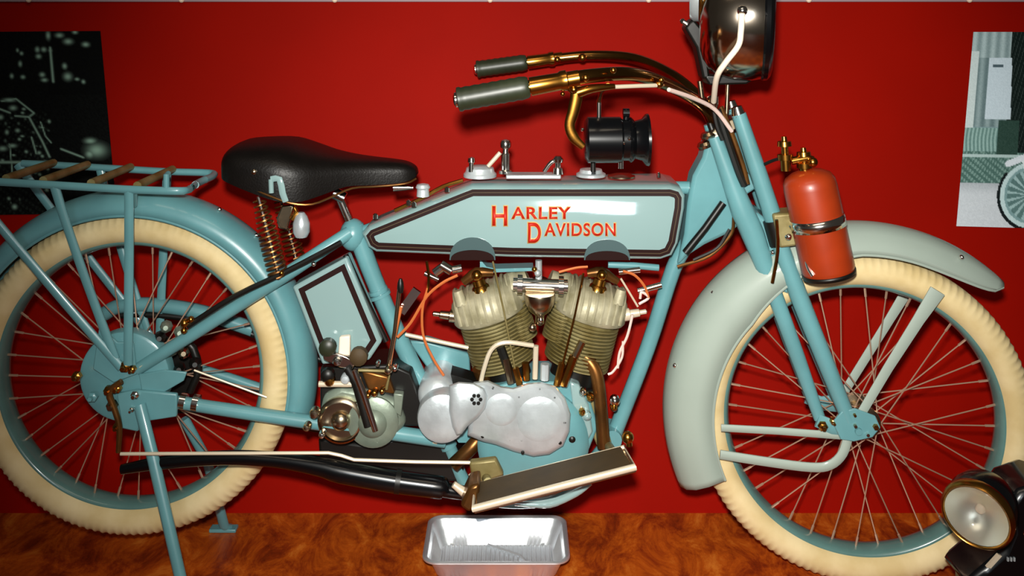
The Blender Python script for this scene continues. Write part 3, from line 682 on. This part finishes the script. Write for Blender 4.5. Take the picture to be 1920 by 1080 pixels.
# gearbox -----------------------------------------------------------
m = MB(); m.prism(pv([(600, 770), (606, 742), (640, 726), (700, 738), (745, 752), (762, 795), (745, 815), (700, 832), (640, 824), (606, 806)], -.07), (0, .12, 0))
gb = m.build('gearbox', 'case', bike, 'grey gearbox with round covers and levers', bevel=.01)
m = MB(); m.lathe(V(640, 786, -.07), (0, -1, 0), [(0, R(42)), (.008, R(42)), (.012, R(38)), (.013, R(34)), (.006, R(33)), (.006, R(18)), (.014, R(16)), (.02, R(10)), (.022, .002)], seg=36); m.build('clutch_cover', 'nickel', gb)
m = MB(); m.lathe(V(700, 790, -.07), (0, -1, 0), [(0, R(46)), (.006, R(46)), (.010, R(40)), (.012, R(26)), (.02, R(22)), (.026, R(14)), (.03, .002)], seg=36); m.build('starter_cover', 'case', gb)
m = MB(); m.tube(pv([(650, 690), (668, 720), (690, 800)], -.105), [.007, .009, .008], flat=.6, flatdir=(0, 1, 0)); m.build('kick_lever', 'soot', gb)
m = MB(); m.tube(pv([(664, 694), (682, 740), (704, 808)], -.108), [.006, .007, .006], flat=.6, flatdir=(0, 1, 0)); m.build('kick_lever', 'chrome', gb)
m = MB(); m.tube(pv([(598, 720), (660, 720)], -.1), .006, seg=10); m.build('selector_shaft', 'rod', gb)
m = MB(); m.prism(pv([(604, 664), (632, 662), (650, 668), (668, 680), (660, 694), (636, 690), (606, 676)], -.1), (0, .014, 0)); m.build('pedal_plate', 'chrome', gb, bevel=.003)
m = MB(); m.prism(pv([(636, 632), (656, 630), (656, 668), (634, 664)], -.096), (0, .014, 0)); m.build('pedal_clip', 'white', gb, bevel=.003)
for x, y, r, mt in ((634, 673, 8, 'chrome'), (616, 648, 15, 'grip'), (674, 665, 16, 'mat'), (616, 700, 12, 'soot'), (620, 710, 9, 'brass'), (650, 706, 9, 'alu'), (710, 678, 4, 'chrome'), (730, 690, 7, 'nickel'), (742, 686, 5, 'chrome'), (606, 810, 6, 'chrome'), (592, 770, 9, 'nickel'), (578, 796, 7, 'nickel'), (692, 736, 5, 'brass'), (704, 732, 6, 'brass'), (718, 728, 5, 'brass')):
    m = MB(); m.lathe(V(x, y, -.09), (0, -1, 0), [(0, R(r)), (.016, R(r)), (.02, R(r * .7)), (.021, .002)], seg=14); m.build('linkage_joint', mt, gb)
m = MB(); m.prism(pv([(600, 690), (735, 684), (770, 700), (792, 760), (788, 800), (700, 800), (600, 800)], -.055), (0, .1, 0)); m.build('gearbox_mount', 'soot', gb, bevel=.004)
m = MB(); m.prism(pv([(738, 738), (756, 740), (752, 782), (738, 772)], -.075), (0, .02, 0)); m.build('lever_bracket', 'case', gb, bevel=.002)
m = MB(); m.prism(pv([(676, 694), (728, 706), (740, 740), (690, 732)], -.07), (0, .03, 0)); m.build('selector_drum', 'pipe', gb, bevel=.004)
m = MB(); m.tube(pv([(672, 694), (732, 696), (724, 730)], -.085), .0035); m.build('selector_rod', 'iron', gb)
m = MB(); m.tube(pv([(750, 532), (740, 620), (728, 688)], -.09), [.0045, .004, .004]); m.build('gear_lever', 'nickel', gb)
m = MB(); m.lathe(V(751, 530, -.09), (0, 0, 1), [(-.02, .005), (-.01, .007), (0, .006), (.008, .003)], seg=10); m.build('lever_knob', 'soot', gb)
m = MB(); m.tube(pv([(752, 575), (738, 640), (730, 690)], -.082), .0035); m.build('clutch_wire', 'copper', gb)
m = MB(); m.bar(V(752, 585, -.07), V(782, 543, -.07), .004, .009); m.build('lever_gate', 'chrome', gb)
m = MB(); m.prism(pv([(596, 822), (700, 836), (760, 815), (830, 830), (872, 860), (868, 905), (760, 900), (600, 880)], -.01), (0, .08, 0)); m.build('chain_case', 'soot', gb, bevel=.006)
m = MB(); m.tube(pv([(756, 806), (830, 822)], -.05), .006); m.build('foot_rod', 'soot', gb)
m = MB(); m.tube(pv([(764, 818), (820, 830)], -.055), .0035); m.build('foot_rod', 'rod', gb)

# exhaust and brake rod --------------------------------------------
m = MB(); m.tube(pv([(228, 880), (300, 868), (420, 858), (520, 862), (600, 874), (640, 884), (740, 902), (826, 914), (836, 918), (880, 926)], -.11), [R(x, -.11) for x in (9, 12, 13, 14, 18, 21, 21, 20, 14, 12)], smooth=4, seg=18)
mu = m.build('exhaust', 'black', bike, 'long black exhaust pipe and silencer')
m = MB(); m.lathe(V(742, 902, -.11), (1, 0, -.13), [(0, R(22, -.11)), (.01, R(22, -.11))], seg=24); m.build('silencer_clamp', 'soot', mu)
m = MB(); m.tube(pv([(226, 851), (400, 850), (616, 849), (640, 854), (664, 862), (780, 866), (926, 868)], -.14), .0033, seg=8); br = m.build('brake_rod', 'rod', bike, 'long thin pale brake rod')
m = MB(); m.tube(pv([(926, 862), (880, 892)], -.14), .003); m.build('rod_link', 'rod', br)

# foot board --------------------------------------------------------
Yn, Yf = -.29, -.185
a, b, c, d = V(888, 958, Yn), V(1192, 880, Yn), V(1172, 842, Yf), V(892, 912, Yf)
n_ = (b - a).cross(d - a).normalized()
m = MB(); m.prism([a, b, c, d], -n_ * .006 if n_.z > 0 else n_ * .006); fb = m.build('footboard', 'nickel', bike, 'slanting footboard with brown mat and pale metal edge', bevel=.002)
up = n_ if n_.z > 0 else -n_
ctr = (a + b + c + d) / 4
m = MB(); m.prism([ctr + (p - ctr) * .955 + up * .002 for p in (a, b, c, d)], up * .006); m.build('mat', 'mat', fb, bevel=.002)
m = MB(); m.tube([d + up * .004, a + up * .004, b + up * .004, c + up * .004, d + up * .004], [.0025, .0062, .0062, .004, .0025], seg=10); m.build('metal_edge', 'rod', fb)
m = MB(); m.tube([V(1180, 836, -.2), V(1178, 820, -.2)], [.006, .006]); m.sphere(V(1177, 820, -.2), .0115); m.build('knob', 'brass', fb)
m = MB(); m.prism(pv([(862, 950), (880, 912), (900, 908), (896, 955), (878, 962)], -.24), (0, .06, 0)); m.build('heel_rest', 'pipe', fb, bevel=.006)
m = MB(); m.tube(pv([(850, 908), (880, 930)], -.2), [.006, .01]); m.build('pedal_arm', 'rod', fb)
m = MB(); m.prism(pv([(880, 868), (930, 862), (945, 892), (905, 905), (884, 900)], -.15), (0, .02, 0)); m.build('board_bracket', 'iron', fb, bevel=.004)
m = MB(); m.tube(pv([(965, 944, -.2), (1030, 944, -.2), (1080, 924, -.2), (1108, 906, -.2)]), [.004, .008, .007, .004], smooth=4); m.build('board_stay', 'paint_tank', fb)
for p_, q_ in ((V(1140, 835, -.05), V(1150, 850, -.19)), (V(905, 880, -.06), V(915, 905, -.19))):
    m = MB(); m.tube([p_, q_], .009); m.build('support_rod', 'iron', fb)

# rear stand --------------------------------------------------------
def ground(px, Y): return Vector(((px - 960) * (Y + D) / F, Y, 0))
foot = ground(356, -.17)
m = MB(); m.tube([V(262, 760, -.086), V(285, 850, -.115), foot + Vector((0, 0, .006))], [.0125, .012, .0115], flat=.8, flatdir=(0, 1, 0), seg=12); st = m.build('rear_stand', 'paint', bike, 'blue-grey rear stand')
m = MB(); m.tube([V(345, 785, .08), V(388, 862, .10), V(420, 985, .14), ground(428, .15) + Vector((0, 0, .006))], [.0115, .011, .011, .011], flat=.8, flatdir=(0, 1, 0), seg=12); m.build('stand_leg', 'paint', st)
m = MB(); m.box(ground(428, .15) + Vector((-.01, 0, .004)), (.03, 0, 0), (0, .012, 0), (0, 0, .004)); m.box(foot + Vector((-.005, 0, .004)), (.03, 0, 0), (0, .012, 0), (0, 0, .004)); m.build('stand_foot', 'paint', st, bevel=.002)
m = MB(); m.tube([V(384, 850, .10), V(310, 940, 0.06), V(308, 940, -.13)], .008); m.build('stand_brace', 'paint', st) if False else None

# handlebar ---------------------------------------------------------
nb = pv([(1338, 232, 0), (1318, 200, -.05), (1262, 164, -.17), (1190, 140, -.28), (1110, 142, -.335), (1040, 154, -.35), (980, 166, -.352)])
m = MB(); m.tube(nb, .0125, smooth=6, seg=16); hb = m.build('handlebar', 'gold', bike, 'swept-back brass-toned handlebar')
fbp = pv([(1338, 232, 0), (1316, 190, .06), (1262, 142, .17), (1190, 110, .27), (1110, 104, .32), (1040, 110, .33), (975, 118, .332)])
m = MB(); m.tube(fbp, .0125, smooth=6, seg=16); m.build('handlebar_arm', 'gold', hb)
for a, b, Y in (((992, 163), (857, 187), -.352), ((988, 117), (893, 130), .332)):
    a_, b_ = V(*a, Y), V(*b, Y); L_ = (b_ - a_).length
    prof = [(0, .0165), (.004, .019)] + [(L_ * (.06 + .86 * i / 14), .0195 + (.0012 if i % 2 else 0)) for i in range(15)] + [(L_ * .95, .0215), (L_ * .985, .021), (L_, .015)]
    m = MB(); m.lathe(a_, b_ - a_, prof, seg=24); m.build('grip', 'grip', hb, 'dark green ribbed rubber grip')
    m = MB(); m.lathe(b_, b_ - a_, [(-.002, .013), (.003, .013), (.006, .009), (.007, .002)], seg=16); m.build('grip_cap', 'chrome', hb)
    m = MB(); q = a_ + (a_ - b_).normalized() * .002; m.lathe(q, a_ - b_, [(0, .0165), (.05, .0155), (.054, .018), (.064, .018), (.066, .0145), (.085, .0145)], seg=20); m.build('control_sleeve', 'brass', hb)
m = MB(); m.tube(pv([(1060, 160, -.33), (1080, 172, -.33), (1076, 205, -.33), (1068, 235, -.33), (1076, 258, -.33), (1094, 276, -.33)]), [.006, .011, .0105, .009, .009, .006], smooth=4, flat=.45, flatdir=(0, 1, 0), seg=12); m.build('brake_lever', 'brass', hb)
m = MB(); m.tube(pv([(1082, 174, -.33), (1110, 166, -.33), (1152, 162, -.32)]), [.010, .008, .005], smooth=3); m.build('lever_clamp', 'brass', hb)
m = MB(); m.tube(pv([(1150, 163, -.31), (1200, 161, -.28), (1236, 160, -.25)]), .0038, seg=8); m.build('control_rod', 'rod', hb)
m = MB(); m.tube(pv([(1254, 168, -.22), (1300, 184, -.16), (1340, 205, -.11), (1372, 246, -.08)]), .0042, smooth=4, seg=8); m.build('control_cable', 'wire', hb)
for x, y, Y, r in ((1236, 158, -.24, 9), (1240, 150, -.24, 6), (1092, 108, .3, 9), (1045, 112, .3, 7), (1076, 168, -.34, 8), (1098, 146, -.34, 8), (1150, 132, -.33, 7), (1055, 176, -.34, 5)):
    m = MB(); m.sphere(V(x, y, Y - .012), R(r, Y) * .9, 10, 8); m.build('clip', 'brass', hb)
m = MB(); m.tube(pv([(1324, 200, .0), (1338, 250, -.02), (1380, 330, -.02), (1392, 400, -.02)]), .007, smooth=4); m.build('cable_bundle', 'soot', hb)
m = MB(); m.tube(pv([(1365, 150, -.04), (1362, 220, -.04)]), .0045); m.lathe(V(1365, 150, -.04), (0, 0, 1), [(-.004, .005), (-.002, .010), (.002, .010), (.004, .003)], seg=12); m.build('lamp_post', 'nickel', hb)
m = MB(); m.tube(pv([(1312, 152, -.0), (1318, 200, -.0)]), .006); m.build('lamp_post', 'nickel', hb)

# horn --------------------------------------------------------------
m = MB(); m.lathe(V(1094, 262, -.16), (1, 0, 0), [(0, .012), (.002, .036), (.008, .044), (.070, .044), (.074, .040), (.086, .040), (.090, .044), (.094, .041), (.098, .036), (.112, .040), (.119, .049), (.124, .050), (.125, .042), (.110, .02), (.1, .004)], seg=36, cap=(True, True))
hn = m.build('horn', 'black', bike, 'glossy black drum-shaped horn under the handlebar')
m = MB(); m.tube(pv([(1123, 188), (1123, 226)], -.16), .0048); m.build('horn_post', 'chrome', hn)
m = MB(); m.tube(pv([(1174, 205), (1174, 224)], -.16), .006); m.lathe(V(1174, 212, -.16), (1, 0, 0), [(-.006, .009), (.006, .009)], seg=12); m.build('horn_clamp', 'black', hn)
m = MB(); m.tube(pv([(1164, 300), (1164, 316)], -.16), .005); m.build('horn_terminal', 'chrome', hn)
m = MB(); m.tube(pv([(1112, 300), (1112, 322)], -.15), .005); m.build('horn_foot', 'soot', hn)
m = MB(); m.tube(pv([(1123, 190, -.16), (1128, 170, -.2), (1140, 160, -.29)]), .0045); m.build('horn_bracket', 'brass', hn)
for x, y in ((1092, 243), (1180, 260), (1170, 268)):
    m = MB(); m.sphere(V(x, y, -.2), R(3.5, -.2), 8, 6); m.build('horn_screw', 'chrome', hn)

# big headlamp on the steering head ---------------------------------
hl = Vector((1, -.22, -.03)).normalized(); hc = V(1313, 32, -.05)
m = MB(); m.lathe(hc, hl, [(0, .05), (.002, .070), (.008, .088), (.020, .106), (.038, .117), (.07, .123), (.105, .124), (.124, .120), (.124, .02)], seg=56)
hd = m.build('headlamp', 'lampnickel', bike, 'large nickel-plated headlamp above the steering head')
m = MB(); m.lathe(hc, hl, [(.122, .121), (.126, .1235), (.134, .122), (.140, .115), (.143, .104), (.141, .1), (.130, .02)], seg=56); m.build('lamp_rim', 'black', hd)
bc = V(1310, -12, -.07)
m = MB(); m.lathe(bc - hl * .018, hl, [(0, .012), (.002, .050), (.010, .056), (.03, .057), (.04, .05)], seg=40); m.build('lamp_back', 'alu', hd)
m = MB(); m.lathe(bc - hl * .018, hl, [(.020, .0585), (.028, .0585)], seg=40, cap=(False, False)); m.build('back_band', 'brass', hd, solid=.0015)
m = MB(); m.prism(pv([(1284, 52), (1300, 34), (1322, 60), (1332, 148), (1318, 148), (1306, 90)], -.06), (0, .05, 0)); m.build('lamp_bracket', 'soot', hd, bevel=.005)
m = MB(); m.lathe(V(1288, 46, -.07), (-.7, 0, .5), [(0, .006), (.01, .005), (.012, .0065), (.016, .003)], seg=10); m.build('burner_tap', 'chrome', hd)
m = MB(); m.tube(pv([(1391, 26, -.205), (1389, 60, -.208), (1384, 86, -.205), (1360, 118, -.19), (1344, 145, -.16), (1338, 190, -.07)]), [.0065, .0058, .0058, .0058, .0058, .0058], smooth=5, seg=10); m.build('gas_hose', 'white', hd, 'white rubber gas hose')
m = MB(); m.sphere(V(1392, 20, -.2), .010, 10, 8); m.build('hose_nozzle', 'chrome', hd)
m = MB(); m.lathe(V(1336, 178, -.06), (.1, 0, -1), [(0, .006), (.004, .012), (.02, .010), (.03, .006)], seg=12); m.build('hose_union', 'chrome', hd)
m = MB(); m.prism(pv([(1320, 140), (1420, 146), (1400, 158), (1330, 160)], -.06), (0, .06, 0)); m.build('lamp_cradle', 'soot', hd, bevel=.004)

# gas cylinder ------------------------------------------------------
ga, gbm = VF(1512, 318, .10), VF(1556, 520, .10); gl = (gbm - ga).length
rg = .0515
m = MB(); m.lathe(ga, gbm - ga, [(0, .014), (.004, .03), (.012, .044), (.022, .050), (.035, rg), (gl - .02, rg), (gl - .008, .049), (gl - .002, .044), (gl, .036), (gl - .008, .03), (gl - .008, .002)], seg=40); gc_ = m.build('gas_cylinder', 'red_cyl', bike, 'red lighting gas cylinder strapped to the fork')
m = MB(); m.lathe(ga, gbm - ga, [(.093, rg + .0012), (.115, rg + .0012)], seg=40, cap=(False, False)); m.build('band', 'chrome', gc_, 'bright metal strap', solid=.0015)
m = MB(); m.lathe(ga, gbm - ga, [(gl - .012, .0505), (gl - .004, .0495)], seg=40, cap=(False, False)); m.build('foot_ring', 'soot', gc_, solid=.003)
for x, y, k in ((1474, 300, 1), (1510, 312, .8)):
    m = MB(); a_ = VF(x, y + 20, .10); b_ = VF(x - 4, y - 44 * k, .10); L_ = (b_ - a_).length
    m.lathe(a_, b_ - a_, [(0, .010), (L_ * .3, .010), (L_ * .32, .015), (L_ * .48, .015), (L_ * .5, .007), (L_ * .7, .007), (L_ * .72, .014), (L_ * .86, .013), (L_ * .88, .006), (L_, .005)], seg=10)
    m.build('valve', 'brass', gc_)
m = MB(); m.tube([VF(1484, 302, .10), VF(1512, 296, .10), VF(1524, 300, .1)], .008); m.sphere(VF(1524, 304, .11), .010, 10, 8); m.build('valve_body', 'brass', gc_)
m = MB(); m.tube([VF(1425, 312, .06), VF(1452, 300, .08), VF(1472, 296, .1)], .0035, smooth=3, seg=6); m.build('gas_pipe', 'soot', gc_)
m = MB(); m.prism([VF(x, y, .09) for x, y in ((1448, 402), (1500, 398), (1506, 460), (1462, 466))], -NF * .06); m.build('cylinder_clamp', 'iron', gc_, bevel=.005)
for x, y in ((1486, 424), (1478, 444)):
    m = MB(); m.sphere(VF(x, y, .1), .007, 8, 6); m.build('clamp_screw', 'chrome', gc_)
m = MB(); m.tube([VF(1508, 470, .12), VF(1514, 500, .13), VF(1524, 518, .14)], .003, smooth=3, seg=6); m.build('clamp_wire', 'chrome', gc_)
m = MB(); m.tube([VF(1456, 412, .11), VF(1458, 470, .1), VF(1448, 530, .09)], .0035, smooth=3, seg=6); m.build('brass_wire', 'brass', gc_)

# ------------------------------------------------------------------ foil tray
tz = .052
yn = F * (HC - tz) / (1056 - HZ) - D; yf = F * (HC - tz) / (966 - HZ) - D
xa, xb = (790 - 960) * (yn + D) / F, (1070 - 960) * (yn + D) / F
tc = Vector(((xa + xb) / 2, (yn + yf) / 2, 0)); hx, hy = (xb - xa) / 2, (yf - yn) / 2
def rrect(hx, hy, r, z, rib=0, n=10, ns=46):
    out = []
    cs = ((hx - r, hy - r, 0), (-hx + r, hy - r, 90), (-hx + r, -hy + r, 180), (hx - r, -hy + r, 270))
    nxt = ((-hx + r, hy), (-hx, -hy + r), (hx - r, -hy), (hx, hy - r))
    for i, (cx_, cy_, a0) in enumerate(cs):
        for k in range(n + 1):
            a = math.radians(a0 + 90 * k / n); out.append(Vector((cx_ + r * math.cos(a), cy_ + r * math.sin(a), z)))
        p = out[-1]; q = Vector((nxt[i][0], nxt[i][1], z)); dirn = Vector((math.cos(math.radians(a0 + 90)), math.sin(math.radians(a0 + 90)), 0))
        for k in range(1, ns):
            out.append(p.lerp(q, k / ns) + dirn * (rib if k % 2 else -rib))
    return out
tray = MB()
tray.grid([rrect(hx - .002, hy - .002, .03, tz - .004), rrect(hx, hy, .03, tz - .003), rrect(hx, hy, .03, tz), rrect(hx - .003, hy - .003, .028, tz + .0015), rrect(hx - .008, hy - .008, .026, tz - .001), rrect(hx - .010, hy - .010, .025, tz - .003),
           rrect(hx - .013, hy - .013, .025, tz - .014, .0004), rrect(hx - .016, hy - .016, .024, tz - .018, .0012), rrect(hx - .026, hy - .026, .022, .008, .0014), rrect(hx - .030, hy - .030, .02, .003, .0005), rrect(hx - .036, hy - .036, .02, .002)], cap=(False, False))
tray.v = [tuple(Vector(v)) for v in tray.v]
to = tray.build('foil_tray', 'foil', solid=.0006); to.location = tc
bs = MB(); nx_ = 96; gx, gy = hx - .034, hy - .034
bs.grid([[Vector((-gx + 2 * gx * i / nx_, yy, z0 + (.0035 if (i // 2) % 2 else 0))) for i in range(nx_ + 1)] for yy, z0 in ((-gy, .002), (-gy + .006, .004), (gy - .006, .004), (gy, .002))], closed=False)
bs.build('ribbed_base', 'foil', to, solid=.0006, smooth=False)
m = MB(); m.tube([Vector((-.02, .05, .011)), Vector((.05, .01, .010)), Vector((.075, -.04, .010))], .0025, seg=6); m.build('base_crease', 'foil', to)
tag(to, 'silver ribbed foil drip tray on the floor under the engine', 'tray')

# ------------------------------------------------------------------ prints on the board
def raster(fn, quad, nx, ny, name, label):
    # quad: top-left, top-right, bottom-right, bottom-left on the board
    tl, tr, br_, bl = quad; m = MB(); ink = []
    for j in range(ny + 1):
        for i in range(nx + 1):
            u, v = i / nx, j / ny
            m.v.append(tuple(tl.lerp(tr, u).lerp(bl.lerp(br_, u), v))); ink.append(fn(u, v))
    for j in range(ny):
        for i in range(nx):
            a = j * (nx + 1) + i; m.f.append((a, a + nx + 1, a + nx + 2, a + 1))
    base = (bl + br_) / 2
    o = m.build(name, 'print', base=base, smooth=False)
    me = o.data; ca = me.color_attributes.new('ink', 'FLOAT_COLOR', 'POINT')
    arr = np.array([lin(tuple(np.clip(c, 0, 255))) for c in ink], dtype=np.float32).ravel()
    ca.data.foreach_set('color', arr)
    md = o.modifiers.new('thickness', 'SOLIDIFY'); md.thickness = .0008; md.offset = -1
    tag(o, label, 'photograph'); return o
rng = np.random.default_rng(3)
def seg_d(x, y, a, b):
    ax_, ay = a; bx_, by = b; dx, dy = bx_ - ax_, by - ay; t = max(0, min(1, ((x - ax_) * dx + (y - ay) * dy) / (dx * dx + dy * dy + 1e-9)))
    return math.hypot(x - ax_ - t * dx, y - ay - t * dy)
def poly_d(x, y, pts): return min(seg_d(x, y, pts[i], pts[i + 1]) for i in range(len(pts) - 1))
blobs = [(105, 68, 5, 9), (128, 68, 9, 5), (145, 80, 10, 6), (160, 62, 6, 4), (180, 86, 8, 5), (82, 95, 5, 6), (95, 95, 6, 5), (108, 97, 4, 4), (84, 108, 6, 5), (50, 102, 4, 4), (47, 122, 4, 6), (52, 147, 5, 4), (135, 127, 5, 6), (140, 147, 9, 8), (158, 152, 5, 3), (170, 157, 4, 4), (90, 143, 6, 5), (94, 153, 7, 4), (42, 96, 3, 4), (30, 145, 4, 5), (25, 190, 14, 4), (32, 205, 8, 5), (8, 222, 6, 5), (40, 247, 5, 4), (20, 250, 4, 5), (175, 268, 12, 6), (185, 285, 20, 14), (172, 292, 9, 8), (33, 386, 5, 5), (12, 280, 9, 5), (30, 275, 9, 4), (-30, 180, 20, 14), (-40, 300, 20, 20)]
lines = [([(10, 192), (38, 188), (72, 215), (62, 222), (36, 220)], 2.0), ([(62, 222), (86, 268), (98, 296)], 2.4), ([(84, 232), (92, 258), (102, 270)], 1.6), ([(108, 92), (111, 156)], 3.0), ([(66, 260), (74, 290)], 2.0), ([(2, 205), (26, 214)], 2.2), ([(120, 282), (140, 290), (160, 298)], 2.2), ([(0, 305), (105, 306)], 3.0), ([(25, 272), (30, 330)], 1.4)]
for _ in range(70):
    blobs.append((-70 + 170 * rng.random(), 205 + 180 * rng.random(), 1.5 + 3 * rng.random(), 1.5 + 2.5 * rng.random()))
def left_print(u, v):
    x = -75 + 287 * u; y = 60 + 340 * v
    n = rng.random(); c = 2 + 12 * n * (1 if (x < 100 or y > 180) else .4)
    if v > .45 and u < .6: c += 22 * (math.sin(x * .55) * math.sin(y * .47 + x * .2) > .35)
    for bx_, by, rx, ry in blobs:
        q = ((x - bx_) / rx) ** 2 + ((y - by) / ry) ** 2
        if q < 2.2: c = max(c, (175 if rx > 3.01 or by < 205 else 105) * math.exp(-q * .9))
    for pts, wd in lines:
        d = poly_d(x, y, pts)
        if d < wd * 1.6: c = max(c, 165 * math.exp(-(d / wd) ** 2))
    return (c * .80, c * 1.0, c * .90)
def q_pt(x, y): return VW(x, y, .003)
raster(left_print, (q_pt(-75, 60), q_pt(188, 58), q_pt(219, 400), q_pt(-88, 404)), 130, 170, 'photograph', 'dark black-and-white photograph of a motorcycle among trees, pinned behind the luggage rack')
def right_print(u, v):
    x = u * 200; y = v * 366                # print units, origin top left
    n = rng.random() * 14
    base = np.array((120, 150, 156.))
    if v < .5: base = np.array((118, 142, 146.)) + 22 * math.sin(x * .35) + (28 if v < .14 else 0)
    if u < .07 and v > .1: base = np.array((196, 214, 216.))
    if .5 < v < .66: base = np.array((120, 156, 152.)) + 30 * math.sin(x * .9 + math.sin(y * .1))
    if .62 < v < .80: base = np.array((70, 104, 98.)) + 45 * (math.sin(x * .7) * math.sin(y * .5 + x * .3) > .2)
    if abs(v - .645) < .006: base = np.array((170, 196, 196.))
    if v > .78: base = np.array((196, 206, 214.)) - 50 * max(0, .84 - v) * 10
    if x > 74 and v < .63: base = np.array((12, 24, 22.)) + (30 if math.sin(x * .9 + y * .2) > .8 else 0)
    if 60 < x < 100 and .46 < v < .64: base = np.array((40, 66, 58.))
    if 34 < x < 76 + v * 14 and .135 < v < .46:
        base = np.array((196, 216, 228.))
        if .172 < v < .186 and 42 < x < 62: base = np.array((70, 90, 100.))
    wx, wy = 128, 306; d = math.hypot((x - wx) / .92, y - wy)
    if d < 60:
        if d > 52: base = np.array((186, 214, 218.))
        elif d > 47: base = np.array((120, 156, 160.))
        elif d < 9: base = np.array((30, 40, 36.))
        else:
            a = math.atan2(y - wy, x - wx); base = np.array((150, 184, 186.)) if math.sin(a * 18) > .35 else np.array((84, 118, 118.))
    elif d < 66 and y > wy - 40 and x < wx: base = np.array((16, 24, 26.))
    if seg_d(x, y, (84, 250), (112, 238)) < 6: base = np.array((214, 226, 236.))
    if seg_d(x, y, (112, 246), (126, 296)) < 3: base = np.array((220, 236, 240.))
    return tuple(base + n)
raster(right_print, (q_pt(1825, 60), q_pt(2020, 60), q_pt(2006, 430), q_pt(1793, 424)), 130, 200, 'photograph', 'pale black-and-white photograph of a spoked wheel beside a white notice, pinned right of the headlamp')

# ------------------------------------------------------------------ pins
pm = MB(); pm.lathe((0, 0, 0), (0, -1, 0), [(0, .006), (.002, .0075), (.006, .0072), (.009, .0045), (.010, .001)], seg=14); pmesh = pm.mesh('push_pin', M['pin'])
words = ['leftmost', 'second from the left', 'third from the left', 'middle one of the seven', 'fifth from the left', 'sixth from the left', 'rightmost']
for wd, x in zip(words, (55, 341, 628, 919, 1216, 1516, 1817)):
    o = bpy.data.objects.new('push_pin', pmesh); col.objects.link(o); o.location = VW(x, 0, .0065)
    o.rotation_euler = (-math.radians(11.6), 0, 0)
    tag(o, 'cream pin head along the top edge of the red board, ' + wd, 'pin', 'pins along the top of the board')

# ------------------------------------------------------------------ the other machine's lamp at the lower right
Yl = -.34
lc = V(1834, 962, Yl); ld = Vector((-.62, -.72, -.12)).normalized()
lamp = empty('parked_motorcycle', Vector((lc.x + .06, Yl + .08, 0)))
tag(lamp, 'nose of a second, black motorcycle with a small brass-rimmed headlamp, lower right corner', 'motorcycle')
def lp(m, name, mt, parent=None, **k):
    m.v = [tuple(Vector(v) - lamp.location) for v in m.v]; return m.build(name, mt, parent or lamp, **k)
rl = R(58, Yl)
m = MB(); m.lathe(lc, -ld, [(0, rl * 1.0), (.004, rl * 1.05), (.03, rl * 1.08), (.055, rl * .95), (.08, rl * .65), (.092, rl * .3), (.095, .002)], seg=40, cap=(False, True)); bu = lp(m, 'headlamp', 'black')
m = MB(); m.lathe(lc + ld * .012, -ld, [(0, rl * .97), (-.002, rl * 1.03), (.003, rl * 1.10), (.014, rl * 1.11), (.018, rl * 1.06)], seg=40, cap=(False, False)); lp(m, 'rim', 'brass', bu, solid=.0015)
m = MB(); m.lathe(lc + ld * .008, -ld, [(0, rl * .98), (.006, rl * .9), (.02, rl * .72), (.032, rl * .45), (.038, rl * .15), (.039, .002)], seg=40, cap=(False, True)); lp(m, 'reflector', 'reflector', bu)
m = MB(); m.lathe(lc + ld * .010, ld, [(0, rl * .98), (.004, rl * .9), (.009, rl * .6), (.012, rl * .3), (.0125, .001)], seg=40, cap=(False, False)); lp(m, 'lens', 'glass', bu)
m = MB(); m.sphere(lc - ld * .02, .008, 12, 8); lp(m, 'bulb', 'pin', bu)
m = MB(); m.sphere(lc + ld * -.02 + Vector((.062, -.03, -.03)), .0045, 8, 6); lp(m, 'screw', 'chrome', bu)
m = MB(); m.prism([V(x, y, Yl + .05) for x, y in ((1806, 1100), (1846, 1066), (1882, 1034), (1896, 1000), (1892, 950), (1912, 922), (1960, 905), (2040, 930), (2060, 1100))], (0, .1, 0)); bw = lp(m, 'bodywork', 'black', bevel=.012)
m = MB(); m.prism([V(x, y, Yl + .046) for x, y in ((1850, 1064), (1872, 1040), (1879, 1043), (1858, 1066))], (0, .006, 0)); lp(m, 'trim_strip', 'rod', bw)  # pale strip painted in as the highlight on the black bodywork
for i in range(3):
    m = MB(); m.prism([V(x, y, Yl + .047) for x, y in ((1889 + i * 6, 1046), (1892 + i * 6, 1046), (1892 + i * 6, 1053), (1889 + i * 6, 1053))], (0, .006, 0)); lp(m, 'maker_mark', 'alu', bw)
m = MB(); m.prism([V(x, 1102, Yl + .06) for x in (1830, 2040)] + [Vector((V(x, 1102, Yl + .06).x, Yl + .06, 0)) for x in (2040, 1830)], (0, .08, 0)); lp(m, 'lower_body', 'black')
